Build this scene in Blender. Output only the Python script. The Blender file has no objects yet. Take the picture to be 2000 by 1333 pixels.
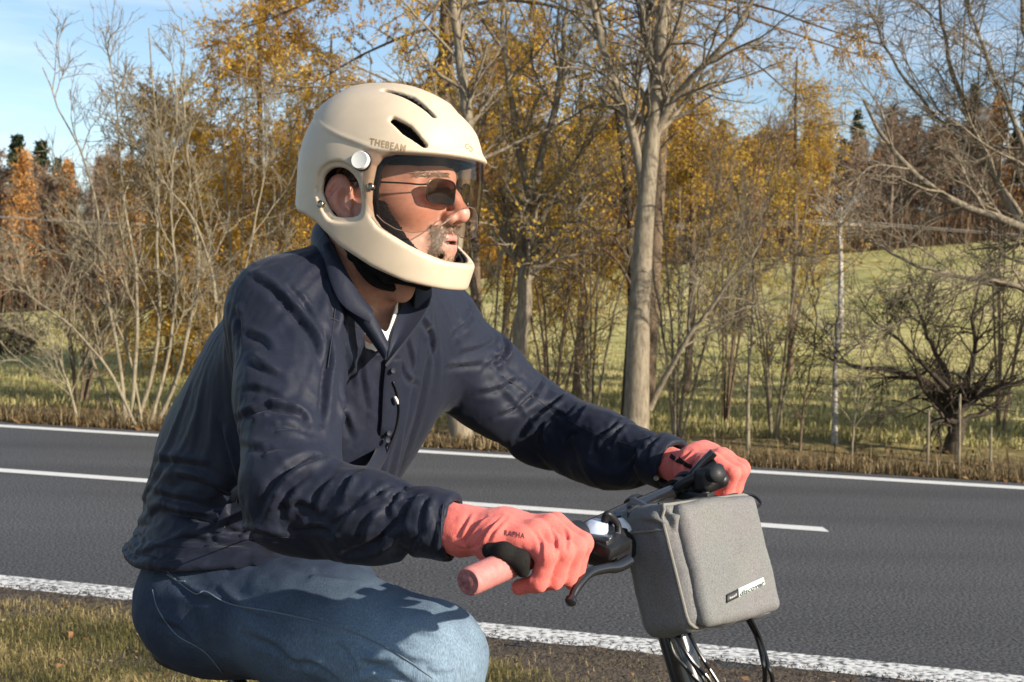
import bpy, bmesh, math, random
import numpy as np
from mathutils import Vector, Matrix
from mathutils.bvhtree import BVHTree
import openvdb

random.seed(7)
RNG = np.random.default_rng(7)
SC = bpy.context.scene
COL = SC.collection

# ---------------------------------------------------------------- camera
FPX, CAMH, HORIZ, ROLL = 2600.0, 1.35, 600.0, 0.027      # photo pixels (2000 x 1333)
PITCH = (666.5 - HORIZ) / FPX
_r = np.array([math.cos(ROLL), 0, math.sin(ROLL)])
_u0 = np.array([-math.sin(ROLL), 0, math.cos(ROLL)])
_f0 = np.array([0.0, 1.0, 0.0])
C_R = _r
C_F = math.cos(PITCH) * _f0 - math.sin(PITCH) * _u0
C_U = math.cos(PITCH) * _u0 + math.sin(PITCH) * _f0
C_O = np.array([0, 0, CAMH])
cam_d = bpy.data.cameras.new('camera')
cam = bpy.data.objects.new('camera', cam_d)
COL.objects.link(cam)
M = Matrix.Identity(4)
for i in range(3):
    M[i][0], M[i][1], M[i][2], M[i][3] = C_R[i], C_U[i], -C_F[i], C_O[i]
cam.matrix_world = M
cam_d.sensor_width = 36.0
cam_d.lens = 36.0 * FPX / 2000.0
cam_d.clip_start, cam_d.clip_end = 0.05, 3000
cam_d.dof.use_dof = True
cam_d.dof.focus_distance = 1.9
cam_d.dof.aperture_fstop = 15
SC.camera = cam

# ---------------------------------------------------------------- light
SUN_TO = Vector((0.82, -0.53, 0.39)).normalized()           # from the scene towards the sun
sun_el = math.asin(SUN_TO.z)
sun_az = math.atan2(SUN_TO.x, SUN_TO.y)                      # clockwise from +Y
sd = bpy.data.lights.new('sun', 'SUN')
sd.energy, sd.angle, sd.color = 5.0, math.radians(0.55), (1.0, 0.90, 0.76)
sun = bpy.data.objects.new('sun', sd)
COL.objects.link(sun)
sun.location = (8, -5, 9)
sun.rotation_euler = (-SUN_TO).to_track_quat('-Z', 'Y').to_euler()

W = bpy.data.worlds.new('World')
SC.world = W
W.use_nodes = True
wn, wl = W.node_tree.nodes, W.node_tree.links
wn.clear()
wo = wn.new('ShaderNodeOutputWorld')
wb = wn.new('ShaderNodeBackground')
sk = wn.new('ShaderNodeTexSky')
sk.sky_type = 'NISHITA'
sk.sun_disc = False
sk.sun_elevation = sun_el
sk.sun_rotation = sun_az
sk.altitude, sk.air_density, sk.dust_density, sk.ozone_density = 400, 1.0, 0.6, 1.6
wb.inputs['Strength'].default_value = 0.105
# thin streaks of high cloud all round the sky
tc = wn.new('ShaderNodeTexCoord')
mp = wn.new('ShaderNodeMapping')
mp.inputs['Scale'].default_value = (1.6, 1.6, 11.0)
nz = wn.new('ShaderNodeTexNoise')
nz.inputs['Scale'].default_value = 2.1
nz.inputs['Detail'].default_value = 6
nz.inputs['Roughness'].default_value = 0.62
cr = wn.new('ShaderNodeValToRGB')
cr.color_ramp.elements[0].position, cr.color_ramp.elements[1].position = 0.46, 0.80
cr.color_ramp.elements[0].color = (0, 0, 0, 1)
cr.color_ramp.elements[1].color = (0.55, 0.55, 0.55, 1)
mx = wn.new('ShaderNodeMix')
mx.data_type = 'RGBA'
mx.inputs[7].default_value = (6.6, 7.0, 7.6, 1)
wl.new(tc.outputs['Generated'], mp.inputs['Vector'])
wl.new(mp.outputs[0], nz.inputs['Vector'])
wl.new(nz.outputs['Fac'], cr.inputs['Fac'])
wl.new(cr.outputs['Color'], mx.inputs[0])
wl.new(sk.outputs['Color'], mx.inputs[6])
wl.new(mx.outputs[2], wb.inputs['Color'])
wl.new(wb.outputs[0], wo.inputs['Surface'])

SC.view_settings.view_transform = 'Standard'
SC.view_settings.look = 'None'
SC.view_settings.exposure = 0.72
SC.view_settings.gamma = 1.0
SC.render.engine = 'CYCLES'
SC.cycles.use_denoising = True
SC.cycles.max_bounces = 8
SC.cycles.transparent_max_bounces = 24

# ---------------------------------------------------------------- pixel rays
def ray(px, py):
    d = C_F + (px - 1000.0) / FPX * C_R - (py - 666.5) / FPX * C_U
    return C_O, d
def P(px, py, d):
    o, r = ray(px, py)
    return o + r * d
def ground(px, py, z=0.0):
    o, r = ray(px, py)
    return o + r * ((z - o[2]) / r[2])
def proj(p):
    q = np.asarray(p, float) - C_O
    d = q @ C_F
    return np.stack([1000 + FPX * (q @ C_R) / d, 666.5 - FPX * (q @ C_U) / d, d], -1)

# ---------------------------------------------------------------- objects
def wloc(o):
    v = np.zeros(3)
    while o is not None:
        v += np.array(o.location)
        o = o.parent
    return v
def tag(o, label=None, cat=None, group=None, kind=None):
    if label: o['label'] = label
    if cat: o['category'] = cat
    if group: o['group'] = group
    if kind: o['kind'] = kind
    return o
def empty(name, loc, label, cat, group=None):
    o = bpy.data.objects.new(name, None)
    o.empty_display_size = 0.1
    COL.objects.link(o)
    o.location = tuple(float(c) for c in loc)
    return tag(o, label, cat, group)
def fast_mesh(name, V, F3=None, F4=None):
    me = bpy.data.meshes.new(name)
    V = np.asarray(V, np.float32)
    F3 = np.zeros((0, 3), np.int32) if F3 is None else np.asarray(F3, np.int32).reshape(-1, 3)
    F4 = np.zeros((0, 4), np.int32) if F4 is None else np.asarray(F4, np.int32).reshape(-1, 4)
    me.vertices.add(len(V))
    me.vertices.foreach_set('co', V.ravel())
    nl = F3.size + F4.size
    me.loops.add(nl)
    me.loops.foreach_set('vertex_index', np.concatenate([F3.ravel(), F4.ravel()]).astype(np.int32))
    n = len(F3) + len(F4)
    me.polygons.add(n)
    st = np.concatenate([np.arange(len(F3)) * 3, len(F3) * 3 + np.arange(len(F4)) * 4]).astype(np.int32)
    me.polygons.foreach_set('loop_start', st)
    me.update(calc_edges=True)
    me.validate()
    return me
def obj(name, me, mat=None, parent=None, smooth=True, sharp=None):
    o = bpy.data.objects.new(name, me)
    COL.objects.link(o)
    if mat is not None and len(me.materials) == 0:
        for m in (mat if isinstance(mat, (list, tuple)) else [mat]):
            me.materials.append(m)
    if smooth:
        me.polygons.foreach_set('use_smooth', np.ones(len(me.polygons), bool))
        if sharp is not None:
            me.set_sharp_from_angle(angle=math.radians(sharp))
    if parent is not None:
        o.parent = parent
    return o
def mk(name, V, F3=None, F4=None, mat=None, parent=None, smooth=True, sharp=None):
    """mesh given in world metres; becomes local to its parent (parents are never rotated)"""
    V = np.asarray(V, float)
    if parent is not None:
        V = V - wloc(parent)
    return obj(name, fast_mesh(name, V, F3, F4), mat, parent, smooth, sharp)
def vcol(o, C, name='Col'):
    a = o.data.color_attributes.new(name, 'FLOAT_COLOR', 'POINT')
    C = np.asarray(C, np.float32)
    if C.shape[1] == 3:
        C = np.concatenate([C, np.ones((len(C), 1), np.float32)], 1)
    a.data.foreach_set('color', C.ravel())
def get_co(me):
    v = np.empty(len(me.vertices) * 3, np.float32)
    me.vertices.foreach_get('co', v)
    return v.reshape(-1, 3).astype(float)
def get_no(me):
    v = np.empty(len(me.vertices) * 3, np.float32)
    me.vertex_normals.foreach_get('vector', v)
    return v.reshape(-1, 3).astype(float)
def bvh_of(o):
    me = o.data
    off = wloc(o)
    V = [Vector(c) for c in (get_co(me) + off)]
    return BVHTree.FromPolygons(V, [tuple(p.vertices) for p in me.polygons])

class MB:
    """collects boxes, tubes and sheets into one mesh"""
    def __init__(s): s.V, s.F3, s.F4, s.n = [], [], [], 0
    def add(s, V, F3=None, F4=None):
        V = np.asarray(V, float).reshape(-1, 3)
        if F3 is not None and len(F3): s.F3.append(np.asarray(F3).reshape(-1, 3) + s.n)
        if F4 is not None and len(F4): s.F4.append(np.asarray(F4).reshape(-1, 4) + s.n)
        s.V.append(V)
        s.n += len(V)
    def tube(s, pts, r, n=8, cap=True):
        pts = np.asarray(pts, float)
        m = len(pts)
        r = np.broadcast_to(np.asarray(r, float), (m,))
        T = np.gradient(pts, axis=0)
        T /= np.linalg.norm(T, axis=1)[:, None] + 1e-12
        a = np.array([0, 0, 1.0]) if abs(T[0][2]) < 0.9 else np.array([1.0, 0, 0])
        N = np.zeros_like(T)
        v = a - T[0] * (a @ T[0])
        N[0] = v / np.linalg.norm(v)
        for i in range(1, m):
            v = N[i - 1] - T[i] * (N[i - 1] @ T[i])
            N[i] = v / (np.linalg.norm(v) + 1e-12)
        B = np.cross(T, N)
        th = np.arange(n) / n * 2 * math.pi
        R = pts[:, None] + r[:, None, None] * (np.cos(th)[None, :, None] * N[:, None] + np.sin(th)[None, :, None] * B[:, None])
        i, j = np.meshgrid(np.arange(m - 1), np.arange(n), indexing='ij')
        k = (j + 1) % n
        F = np.stack([i * n + j, i * n + k, (i + 1) * n + k, (i + 1) * n + j], -1).reshape(-1, 4)
        V = R.reshape(-1, 3)
        F3 = []
        if cap:
            V = np.concatenate([V, pts[:1], pts[-1:]])
            for q in range(n):
                F3.append((m * n, (q + 1) % n, q))
                F3.append((m * n + 1, (m - 1) * n + q, (m - 1) * n + (q + 1) % n))
        s.add(V, F3, F)
        return s
    def box(s, c, half, ax=None, bev=0.0):
        ax = np.eye(3) if ax is None else np.asarray(ax, float)     # rows are the axes
        if bev <= 0:
            sg = np.array([[x, y, z] for x in (-1, 1) for y in (-1, 1) for z in (-1, 1)], float)
            V = np.asarray(c) + (sg * np.asarray(half)) @ ax
            F = [(0, 1, 3, 2), (4, 6, 7, 5), (0, 4, 5, 1), (2, 3, 7, 6), (0, 2, 6, 4), (1, 5, 7, 3)]
            s.add(V, None, F)
        else:
            bm = bmesh.new()
            bmesh.ops.create_cube(bm, size=2)
            for v in bm.verts: v.co = Vector((v.co.x * half[0], v.co.y * half[1], v.co.z * half[2]))
            bmesh.ops.bevel(bm, geom=bm.edges[:], offset=bev, segments=2, affect='EDGES', profile=0.5)
            bm.verts.index_update()
            V = np.asarray(c) + np.array([v.co for v in bm.verts]) @ ax
            s.add(V, [[v.index for v in f.verts] for f in bm.faces if len(f.verts) == 3], [[v.index for v in f.verts] for f in bm.faces if len(f.verts) == 4])
            bm.free()
        return s
    def lathe(s, c, axis, prof, n=24):
        """prof: (along axis, radius) pairs"""
        axis = np.asarray(axis, float) / np.linalg.norm(axis)
        a = np.array([0, 0, 1.0]) if abs(axis[2]) < 0.9 else np.array([1.0, 0, 0])
        u = np.cross(axis, a); u /= np.linalg.norm(u)
        w = np.cross(axis, u)
        th = np.arange(n) / n * 2 * math.pi
        ring = np.cos(th)[:, None] * u + np.sin(th)[:, None] * w
        m = len(prof)
        V = np.concatenate([np.asarray(c) + axis * p[0] + ring * max(p[1], 1e-5) for p in prof])
        i, j = np.meshgrid(np.arange(m - 1), np.arange(n), indexing='ij')
        k = (j + 1) % n
        s.add(V, None, np.stack([i * n + j, (i + 1) * n + j, (i + 1) * n + k, i * n + k], -1).reshape(-1, 4))
        return s
    def arrays(s):
        V = np.concatenate(s.V) if s.V else np.zeros((0, 3))
        return V, (np.concatenate(s.F3) if s.F3 else None), (np.concatenate(s.F4) if s.F4 else None)
    def build(s, name, mat, parent=None, smooth=True, sharp=40):
        V, a, b = s.arrays()
        return mk(name, V, a, b, mat, parent, smooth, sharp)

def spline(pts, n=8):
    """Catmull-Rom through the points"""
    p = np.asarray(pts, float)
    if len(p) < 3:
        t = np.linspace(0, 1, n + 1)[:, None]
        return p[0] * (1 - t) + p[1] * t
    q = np.concatenate([[2 * p[0] - p[1]], p, [2 * p[-1] - p[-2]]])
    out = []
    for i in range(1, len(q) - 2):
        t = np.linspace(0, 1, n, endpoint=False)[:, None]
        out.append(0.5 * ((2 * q[i]) + (-q[i - 1] + q[i + 1]) * t + (2 * q[i - 1] - 5 * q[i] + 4 * q[i + 1] - q[i + 2]) * t ** 2
                          + (-q[i - 1] + 3 * q[i] - 3 * q[i + 1] + q[i + 2]) * t ** 3))
    return np.concatenate(out + [p[-1:]])

# ---------------------------------------------------------------- numpy noise
_HT = np.random.default_rng(3).random(1 << 16)
def vnoise(p):
    p = np.asarray(p, float)
    i = np.floor(p).astype(np.int64)
    f = p - i
    f = f * f * (3 - 2 * f)
    r = 0
    for dx in (0, 1):
        for dy in (0, 1):
            for dz in (0, 1):
                h = ((i[..., 0] + dx) * 73856093 ^ (i[..., 1] + dy) * 19349663 ^ (i[..., 2] + dz) * 83492791) & 0xFFFF
                w = (f[..., 0] if dx else 1 - f[..., 0]) * (f[..., 1] if dy else 1 - f[..., 1]) * (f[..., 2] if dz else 1 - f[..., 2])
                r = r + w * _HT[h]
    return r * 2 - 1
def fbm(p, o=4, g=0.5):
    a, r = 1.0, 0
    for k in range(o):
        r = r + a * vnoise(np.asarray(p) * 2 ** k + 17.3 * k)
        a *= g
    return r

# ---------------------------------------------------------------- signed distance modelling
class G:
    """a voxel grid; shapes are distance fields on it"""
    def __init__(s, lo, hi, v):
        s.lo, s.v = np.asarray(lo, float), v
        n = np.ceil((np.asarray(hi) - s.lo) / v).astype(int) + 1
        s.n = n
        ax = [np.float32(s.lo[i] + v * np.arange(n[i])) for i in range(3)]
        s.X, s.Y, s.Z = ax[0][:, None, None], ax[1][None, :, None], ax[2][None, None, :]
    def loc(s, c, M=None):
        x, y, z = s.X - np.float32(c[0]), s.Y - np.float32(c[1]), s.Z - np.float32(c[2])
        if M is None: return x, y, z
        M = np.asarray(M, np.float32)
        return tuple(M[i][0] * x + M[i][1] * y + M[i][2] * z for i in range(3))
    def ell(s, c, R, M=None):
        x, y, z = s.loc(c, M)
        R = np.asarray(R, np.float32)
        k0 = np.sqrt((x / R[0]) ** 2 + (y / R[1]) ** 2 + (z / R[2]) ** 2)
        k1 = np.sqrt((x / R[0] ** 2) ** 2 + (y / R[1] ** 2) ** 2 + (z / R[2] ** 2) ** 2) + 1e-9
        return k0 * (k0 - 1) / k1
    def sph(s, c, r): 
        x, y, z = s.loc(c)
        return np.sqrt(x * x + y * y + z * z) - np.float32(r)
    def cone(s, a, b, ra, rb=None):
        rb = ra if rb is None else rb
        a, b = np.asarray(a, float), np.asarray(b, float)
        ba = b - a
        x, y, z = s.loc(a)
        t = np.clip((x * np.float32(ba[0]) + y * np.float32(ba[1]) + z * np.float32(ba[2])) / np.float32(ba @ ba), 0, 1)
        return np.sqrt((x - t * np.float32(ba[0])) ** 2 + (y - t * np.float32(ba[1])) ** 2 + (z - t * np.float32(ba[2])) ** 2) - (np.float32(ra) + np.float32(rb - ra) * t)
    def chain(s, pts, rs, k=0.0):
        d = None
        for i in range(len(pts) - 1):
            e = s.cone(pts[i], pts[i + 1], rs[i], rs[i + 1])
            d = e if d is None else (np.minimum(d, e) if k == 0 else smin(d, e, k))
        return d
    def box(s, c, h, r=0.0, M=None):
        x, y, z = s.loc(c, M)
        qx, qy, qz = np.abs(x) - np.float32(h[0] - r), np.abs(y) - np.float32(h[1] - r), np.abs(z) - np.float32(h[2] - r)
        return np.sqrt(np.maximum(qx, 0) ** 2 + np.maximum(qy, 0) ** 2 + np.maximum(qz, 0) ** 2) + np.minimum(np.maximum(qx, np.maximum(qy, qz)), 0) - np.float32(r)
    def loft(s, pts, A, B, lat, k=0.03):
        """tube of elliptical section: half widths A along lat, B across"""
        d = None
        lat = np.asarray(lat, float)
        for i in range(len(pts) - 1):
            a, b = np.asarray(pts[i], float), np.asarray(pts[i + 1], float)
            L = np.linalg.norm(b - a)
            t_ = (b - a) / L
            l_ = (lat if lat.ndim == 1 else lat[i])
            l_ = l_ - t_ * (l_ @ t_); l_ = l_ / np.linalg.norm(l_)
            q_ = np.cross(t_, l_)
            w, l, q = s.loc(a, [t_, l_, q_])
            t = np.clip(w / np.float32(L), 0, 1)
            ra = np.float32(A[i]) + np.float32(A[i + 1] - A[i]) * t
            rb = np.float32(B[i]) + np.float32(B[i + 1] - B[i]) * t
            m = np.minimum(ra, rb)
            e = w - t * np.float32(L)
            f = (np.sqrt((l / ra) ** 2 + (q / rb) ** 2 + (e / m) ** 2) - 1) * m
            d = f if d is None else smin(d, f, k)
        return d
    def norm(s, f):
        g = np.gradient(f, s.v)
        return f / np.maximum(np.sqrt(g[0] ** 2 + g[1] ** 2 + g[2] ** 2), 0.25)
    def mesh(s, d, iso=0.0):
        d = np.ascontiguousarray(np.clip(np.broadcast_to(d, tuple(s.n)), -3 * s.v, 3 * s.v), dtype=np.float32)
        # close the solid at the edge of the grid
        for ax in range(3):
            sl = [slice(None)] * 3
            for e in (0, -1):
                sl[ax] = e
                d[tuple(sl)] = 3 * s.v
        g = openvdb.FloatGrid(float(3 * s.v))
        g.copyFromArray(d)
        p, t, q = g.convertToPolygons(isovalue=float(iso), adaptivity=0.0)
        p = np.asarray(p, float) * s.v + s.lo
        return p, np.asarray(t), np.asarray(q)
def smin(a, b, k):
    h = np.clip(0.5 + 0.5 * (b - a) / np.float32(k), 0, 1)
    return b * (1 - h) + a * h - np.float32(k) * h * (1 - h)
def smax(a, b, k): return -smin(-a, -b, k)
def poly_sdf(x, z, pts):
    """2-D signed distance to a polygon, negative inside"""
    x, z = np.broadcast_arrays(x, z)
    n = len(pts)
    d = np.full(x.shape, 1e9, np.float32)
    sg = np.ones(x.shape, np.float32)
    for i in range(n):
        ax, az = pts[i]; bx, bz = pts[i - 1]
        ex, ez = bx - ax, bz - az
        wx, wz = x - ax, z - az
        t = np.clip((wx * ex + wz * ez) / (ex * ex + ez * ez), 0, 1)
        d = np.minimum(d, (wx - ex * t) ** 2 + (wz - ez * t) ** 2)
        c1, c2, c3 = z >= az, z < bz, ex * wz > ez * wx
        f = (c1 & c2 & c3) | (~c1 & ~c2 & ~c3)
        sg = np.where(f, -sg, sg)
    return sg * np.sqrt(d)

# ---------------------------------------------------------------- materials
def nodes(m):
    m.use_nodes = True
    nt = m.node_tree
    return nt, nt.nodes, nt.links, nt.nodes['Principled BSDF']
def mat(name, col, rough=0.6, metal=0.0, var=0.0, vs=20.0, bump=0.0, bs=200.0, bd=0.002, spec=0.5, sheen=0.0, attr=None, coat=0.0, col2=None, detail=4.0):
    """plain surface: colour with noise variation, fine relief"""
    m = bpy.data.materials.new(name)
    nt, N, L, b = nodes(m)
    b.inputs['Roughness'].default_value = rough
    b.inputs['Metallic'].default_value = metal
    b.inputs['Specular IOR Level'].default_value = spec
    b.inputs['Sheen Weight'].default_value = sheen
    b.inputs['Coat Weight'].default_value = coat
    b.inputs['Base Color'].default_value = (*col, 1)
    t = N.new('ShaderNodeTexCoord')
    src = None
    if attr:
        a = N.new('ShaderNodeAttribute'); a.attribute_name = attr
        src = a.outputs['Color']
    if var > 0 or col2:
        n = N.new('ShaderNodeTexNoise')
        n.inputs['Scale'].default_value = vs
        n.inputs['Detail'].default_value = detail
        n.inputs['Roughness'].default_value = 0.6
        L.new(t.outputs['Object'], n.inputs['Vector'])
        r = N.new('ShaderNodeMapRange')
        r.inputs[1].default_value, r.inputs[2].default_value = 0.3, 0.7
        L.new(n.outputs['Fac'], r.inputs[0])
        x = N.new('ShaderNodeMix'); x.data_type = 'RGBA'
        if col2:
            L.new(r.outputs[0], x.inputs[0])
            x.inputs[6].default_value = (*col, 1); x.inputs[7].default_value = (*col2, 1)
        else:
            r.inputs[3].default_value, r.inputs[4].default_value = 1 - var, 1 + var
            x.blend_type = 'MULTIPLY'
            x.inputs[0].default_value = 1
            if src is not None: L.new(src, x.inputs[6])
            else: x.inputs[6].default_value = (*col, 1)
            L.new(r.outputs[0], x.inputs[7])
        src = x.outputs[2]
    if src is not None: L.new(src, b.inputs['Base Color'])
    if bump > 0:
        n2 = N.new('ShaderNodeTexNoise')
        n2.inputs['Scale'].default_value = bs
        n2.inputs['Detail'].default_value = 3
        L.new(t.outputs['Object'], n2.inputs['Vector'])
        bp = N.new('ShaderNodeBump')
        bp.inputs['Strength'].default_value = bump
        bp.inputs['Distance'].default_value = bd
        L.new(n2.outputs['Fac'], bp.inputs['Height'])
        L.new(bp.outputs[0], b.inputs['Normal'])
    return m
SIM, GROW, GROW_J, NFR, GOAL = True, 0.03, 0.035, 22, 0.015
# ================================================================ the place: verge, road, field, hill
RS_ = -0.30                                                        # the road runs towards the right and a little nearer
RN = math.sqrt(1 + RS_ ** 2)
RDIR = np.array([1, RS_, 0]) / RN
def road_y(x, y0): return y0 + RS_ * x
def band(name, ya, yb, z, m, parent=None, x0=-120.0, x1=120.0, nx=2, kind=None):
    xs = np.linspace(x0, x1, nx)
    V = np.concatenate([np.stack([xs, road_y(xs, ya), np.full(nx, z)], 1), np.stack([xs, road_y(xs, yb), np.full(nx, z)], 1)])
    F = [(i, i + 1, nx + i + 1, nx + i) for i in range(nx - 1)]
    o = mk(name, V, None, F, m, parent, smooth=False)
    if kind: o['kind'] = kind
    return o
def hill(x, y):
    """height of the land"""
    q = (y - road_y(x, 12.3)) / RN                                   # metres beyond the road
    a = x / np.maximum(y, 5)
    H = np.interp(a, [-0.6, -0.385, -0.2, 0.0, 0.2, 0.385, 0.6], [0.2, 0.5, 2.2, 4.4, 6.6, 8.6, 9.8])
    t = np.clip((y - 34) / 76, 0, None)
    h = H * np.minimum(t, 1) ** 1.25 + H * 0.55 * np.maximum(t - 1, 0)
    h = h - 0.16 * np.clip(q / 1.2, 0, 1) + 0.10 * np.clip((q - 3) / 10, 0, 1)
    return h + 0.05 * np.clip(q, 0, 1) * vnoise(np.stack([x * 0.35, y * 0.35, 0 * x], -1)) + 0.4 * np.clip((y - 30) / 60, 0, 1) * vnoise(np.stack([x * 0.04, y * 0.04, 0 * x + 5], -1))

# near side: worn soil and grass
def nb_h(x, y): return 0.0035 - 0.05 * np.clip((road_y(x, 5.2) - y) / 0.8, 0, 1) - 0.03 * np.clip((y - road_y(x, 5.37)) / 0.04, 0, 1) + 0.012 * vnoise(np.stack([x * 3, y * 3, 0 * x], -1)) + 0.006 * vnoise(np.stack([x * 14, y * 14, 0 * x], -1))
m_soil = mat('verge_soil', (0.040, 0.029, 0.021), 0.95, bump=1.0, bs=70, bd=0.02, col2=(0.13, 0.095, 0.060), vs=26, detail=8)
def sheet(name, xs, ys, hf, m, skew=0.0, y0=0.0):
    X, Y = np.meshgrid(xs, ys, indexing='ij')
    Y = Y + RS_ * X * skew
    V = np.stack([X, Y, hf(X, Y)], -1).reshape(-1, 3)
    n, k = len(xs), len(ys)
    i, j = np.meshgrid(np.arange(n - 1), np.arange(k - 1), indexing='ij')
    F = np.stack([i * k + j, (i + 1) * k + j, (i + 1) * k + j + 1, i * k + j + 1], -1).reshape(-1, 4)
    return mk(name, V, None, F, m)
xs = np.concatenate([np.linspace(-60, -4, 30, endpoint=False), np.linspace(-4, 4, 260), np.linspace(4.2, 60, 30)])
ys = np.concatenate([np.linspace(-25, 0, 16, endpoint=False), np.linspace(0, 3.4, 30, endpoint=False), np.linspace(3.4, 5.42, 110)])
vs_ = sheet('verge', xs, ys, nb_h, m_soil, 1.0); tag(vs_, kind='structure')

# asphalt with stone chippings
m_road = bpy.data.materials.new('asphalt')
nt, N, L, b_ = nodes(m_road)
b_.inputs['Roughness'].default_value = 0.82
b_.inputs['Specular IOR Level'].default_value = 0.35
t = N.new('ShaderNodeTexCoord')
v1 = N.new('ShaderNodeTexVoronoi'); v1.inputs['Scale'].default_value = 95
v2 = N.new('ShaderNodeTexNoise'); v2.inputs['Scale'].default_value = 72; v2.inputs['Detail'].default_value = 5
n3 = N.new('ShaderNodeTexNoise'); n3.inputs['Scale'].default_value = 0.7; n3.inputs['Detail'].default_value = 6
mp3 = N.new('ShaderNodeMapping'); mp3.inputs['Rotation'].default_value = (0, 0, 0.29); mp3.inputs['Scale'].default_value = (0.12, 1.2, 1)
for q in (v1, v2): L.new(t.outputs['Object'], q.inputs['Vector'])
L.new(t.outputs['Object'], mp3.inputs['Vector']); L.new(mp3.outputs[0], n3.inputs['Vector'])
c1 = N.new('ShaderNodeValToRGB')
c1.color_ramp.elements[0].position, c1.color_ramp.elements[1].position = 0.38, 0.66
c1.color_ramp.elements[0].color, c1.color_ramp.elements[1].color = (0.012, 0.013, 0.016, 1), (0.150, 0.149, 0.148, 1)
L.new(v2.outputs['Fac'], c1.inputs['Fac'])
x2 = N.new('ShaderNodeMix'); x2.data_type = 'RGBA'; x2.blend_type = 'MULTIPLY'; x2.inputs[0].default_value = 1
r3 = N.new('ShaderNodeMapRange'); r3.inputs[1].default_value, r3.inputs[2].default_value, r3.inputs[3].default_value, r3.inputs[4].default_value = 0.3, 0.7, 0.72, 1.22
L.new(n3.outputs['Fac'], r3.inputs[0]); L.new(c1.outputs[0], x2.inputs[6]); L.new(r3.outputs[0], x2.inputs[7])
L.new(x2.outputs[2], b_.inputs['Base Color'])
bpn = N.new('ShaderNodeBump'); bpn.inputs['Strength'].default_value = 0.5; bpn.inputs['Distance'].default_value = 0.004
L.new(v2.outputs['Fac'], bpn.inputs['Height']); L.new(bpn.outputs[0], b_.inputs['Normal'])
road = band('road', 5.30, 12.35, 0.0, m_road, nx=40, kind='structure')

# painted lines: worn, the chippings show through
def paint(name, lo, hi, sc):
    m = bpy.data.materials.new(name)
    nt, N, L, b_ = nodes(m)
    t = N.new('ShaderNodeTexCoord')
    n1 = N.new('ShaderNodeTexNoise'); n1.inputs['Scale'].default_value = sc; n1.inputs['Detail'].default_value = 2
    n2 = N.new('ShaderNodeTexNoise'); n2.inputs['Scale'].default_value = 1.3; n2.inputs['Detail'].default_value = 5
    mp_ = N.new('ShaderNodeMapping'); mp_.inputs['Rotation'].default_value = (0, 0, 0.29); mp_.inputs['Scale'].default_value = (0.55, 1, 1)
    L.new(t.outputs['Object'], mp_.inputs['Vector']); L.new(mp_.outputs[0], n1.inputs['Vector']); L.new(t.outputs['Object'], n2.inputs['Vector'])
    ad = N.new('ShaderNodeMath'); ad.operation = 'MULTIPLY_ADD'; ad.inputs[1].default_value = 0.22
    L.new(n2.outputs['Fac'], ad.inputs[0]); L.new(n1.outputs['Fac'], ad.inputs[2])
    c = N.new('ShaderNodeValToRGB')
    c.color_ramp.elements[0].position, c.color_ramp.elements[1].position = lo, hi
    c.color_ramp.elements[0].color, c.color_ramp.elements[1].color = (0.06, 0.06, 0.062, 1), (0.72, 0.71, 0.67, 1)
    L.new(ad.outputs[0], c.inputs['Fac']); L.new(c.outputs[0], b_.inputs['Base Color'])
    b_.inputs['Roughness'].default_value = 0.7
    bp = N.new('ShaderNodeBump'); bp.inputs['Strength'].default_value = 1.0; bp.inputs['Distance'].default_value = 0.006
    L.new(n1.outputs['Fac'], bp.inputs['Height']); L.new(bp.outputs[0], b_.inputs['Normal'])
    return m
m_edge, m_line = paint('edge_paint', 0.50, 0.62, 62), paint('line_paint', 0.30, 0.42, 90)
band('edge_line', 5.37, 5.61, 0.004, m_edge, road, nx=20)
band('edge_line', 11.84, 12.06, 0.004, m_line, road, nx=20)
for k in range(-6, 7):                                              # dashes: one ends by the bag, the next starts beyond it
    x1_ = ground(1622, 1042)[0] - 9.2 * k
    if k == 0: x1_ = ground(1622, 1042)[0]
    x0_ = x1_ - (14.0 if k == 0 else 4.5)
    if k > 0: x1_, x0_ = x1_ - 9.5, x0_ - 9.5
    if k < 0: x1_, x0_ = x1_ + 3.2, x0_ + 3.2
    band('centre_dash', 8.86, 9.04, 0.004, m_line, road, x0_, x1_)

# field and hill
m_field = bpy.data.materials.new('field_grass')
nt, N, L, b_ = nodes(m_field)
b_.inputs['Roughness'].default_value = 0.95
b_.inputs['Specular IOR Level'].default_value = 0.1
t = N.new('ShaderNodeTexCoord')
def nse(sc, det, src=None, rough=0.6):
    n = N.new('ShaderNodeTexNoise'); n.inputs['Scale'].default_value = sc; n.inputs['Detail'].default_value = det; n.inputs['Roughness'].default_value = rough
    L.new(src or t.outputs['Object'], n.inputs['Vector'])
    return n.outputs['Fac']
def ramp(src, stops):
    c = N.new('ShaderNodeValToRGB')
    e = c.color_ramp.elements
    while len(e) < len(stops): e.new(0.5)
    for q, (p, col_) in zip(e, stops): q.position, q.color = p, (*col_, 1)
    L.new(src, c.inputs['Fac'])
    return c.outputs[0]
big = ramp(nse(0.10, 6), [(0.32, (0.30, 0.29, 0.10)), (0.50, (0.50, 0.44, 0.18)), (0.68, (0.66, 0.55, 0.27))])
fine = ramp(nse(1.6, 10, None, 0.75), [(0.34, (0.40, 0.42, 0.40)), (0.66, (1.40, 1.36, 1.30))])
xm = N.new('ShaderNodeMix'); xm.data_type = 'RGBA'; xm.blend_type = 'MULTIPLY'; xm.inputs[0].default_value = 1
L.new(big, xm.inputs[6]); L.new(fine, xm.inputs[7])
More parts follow.
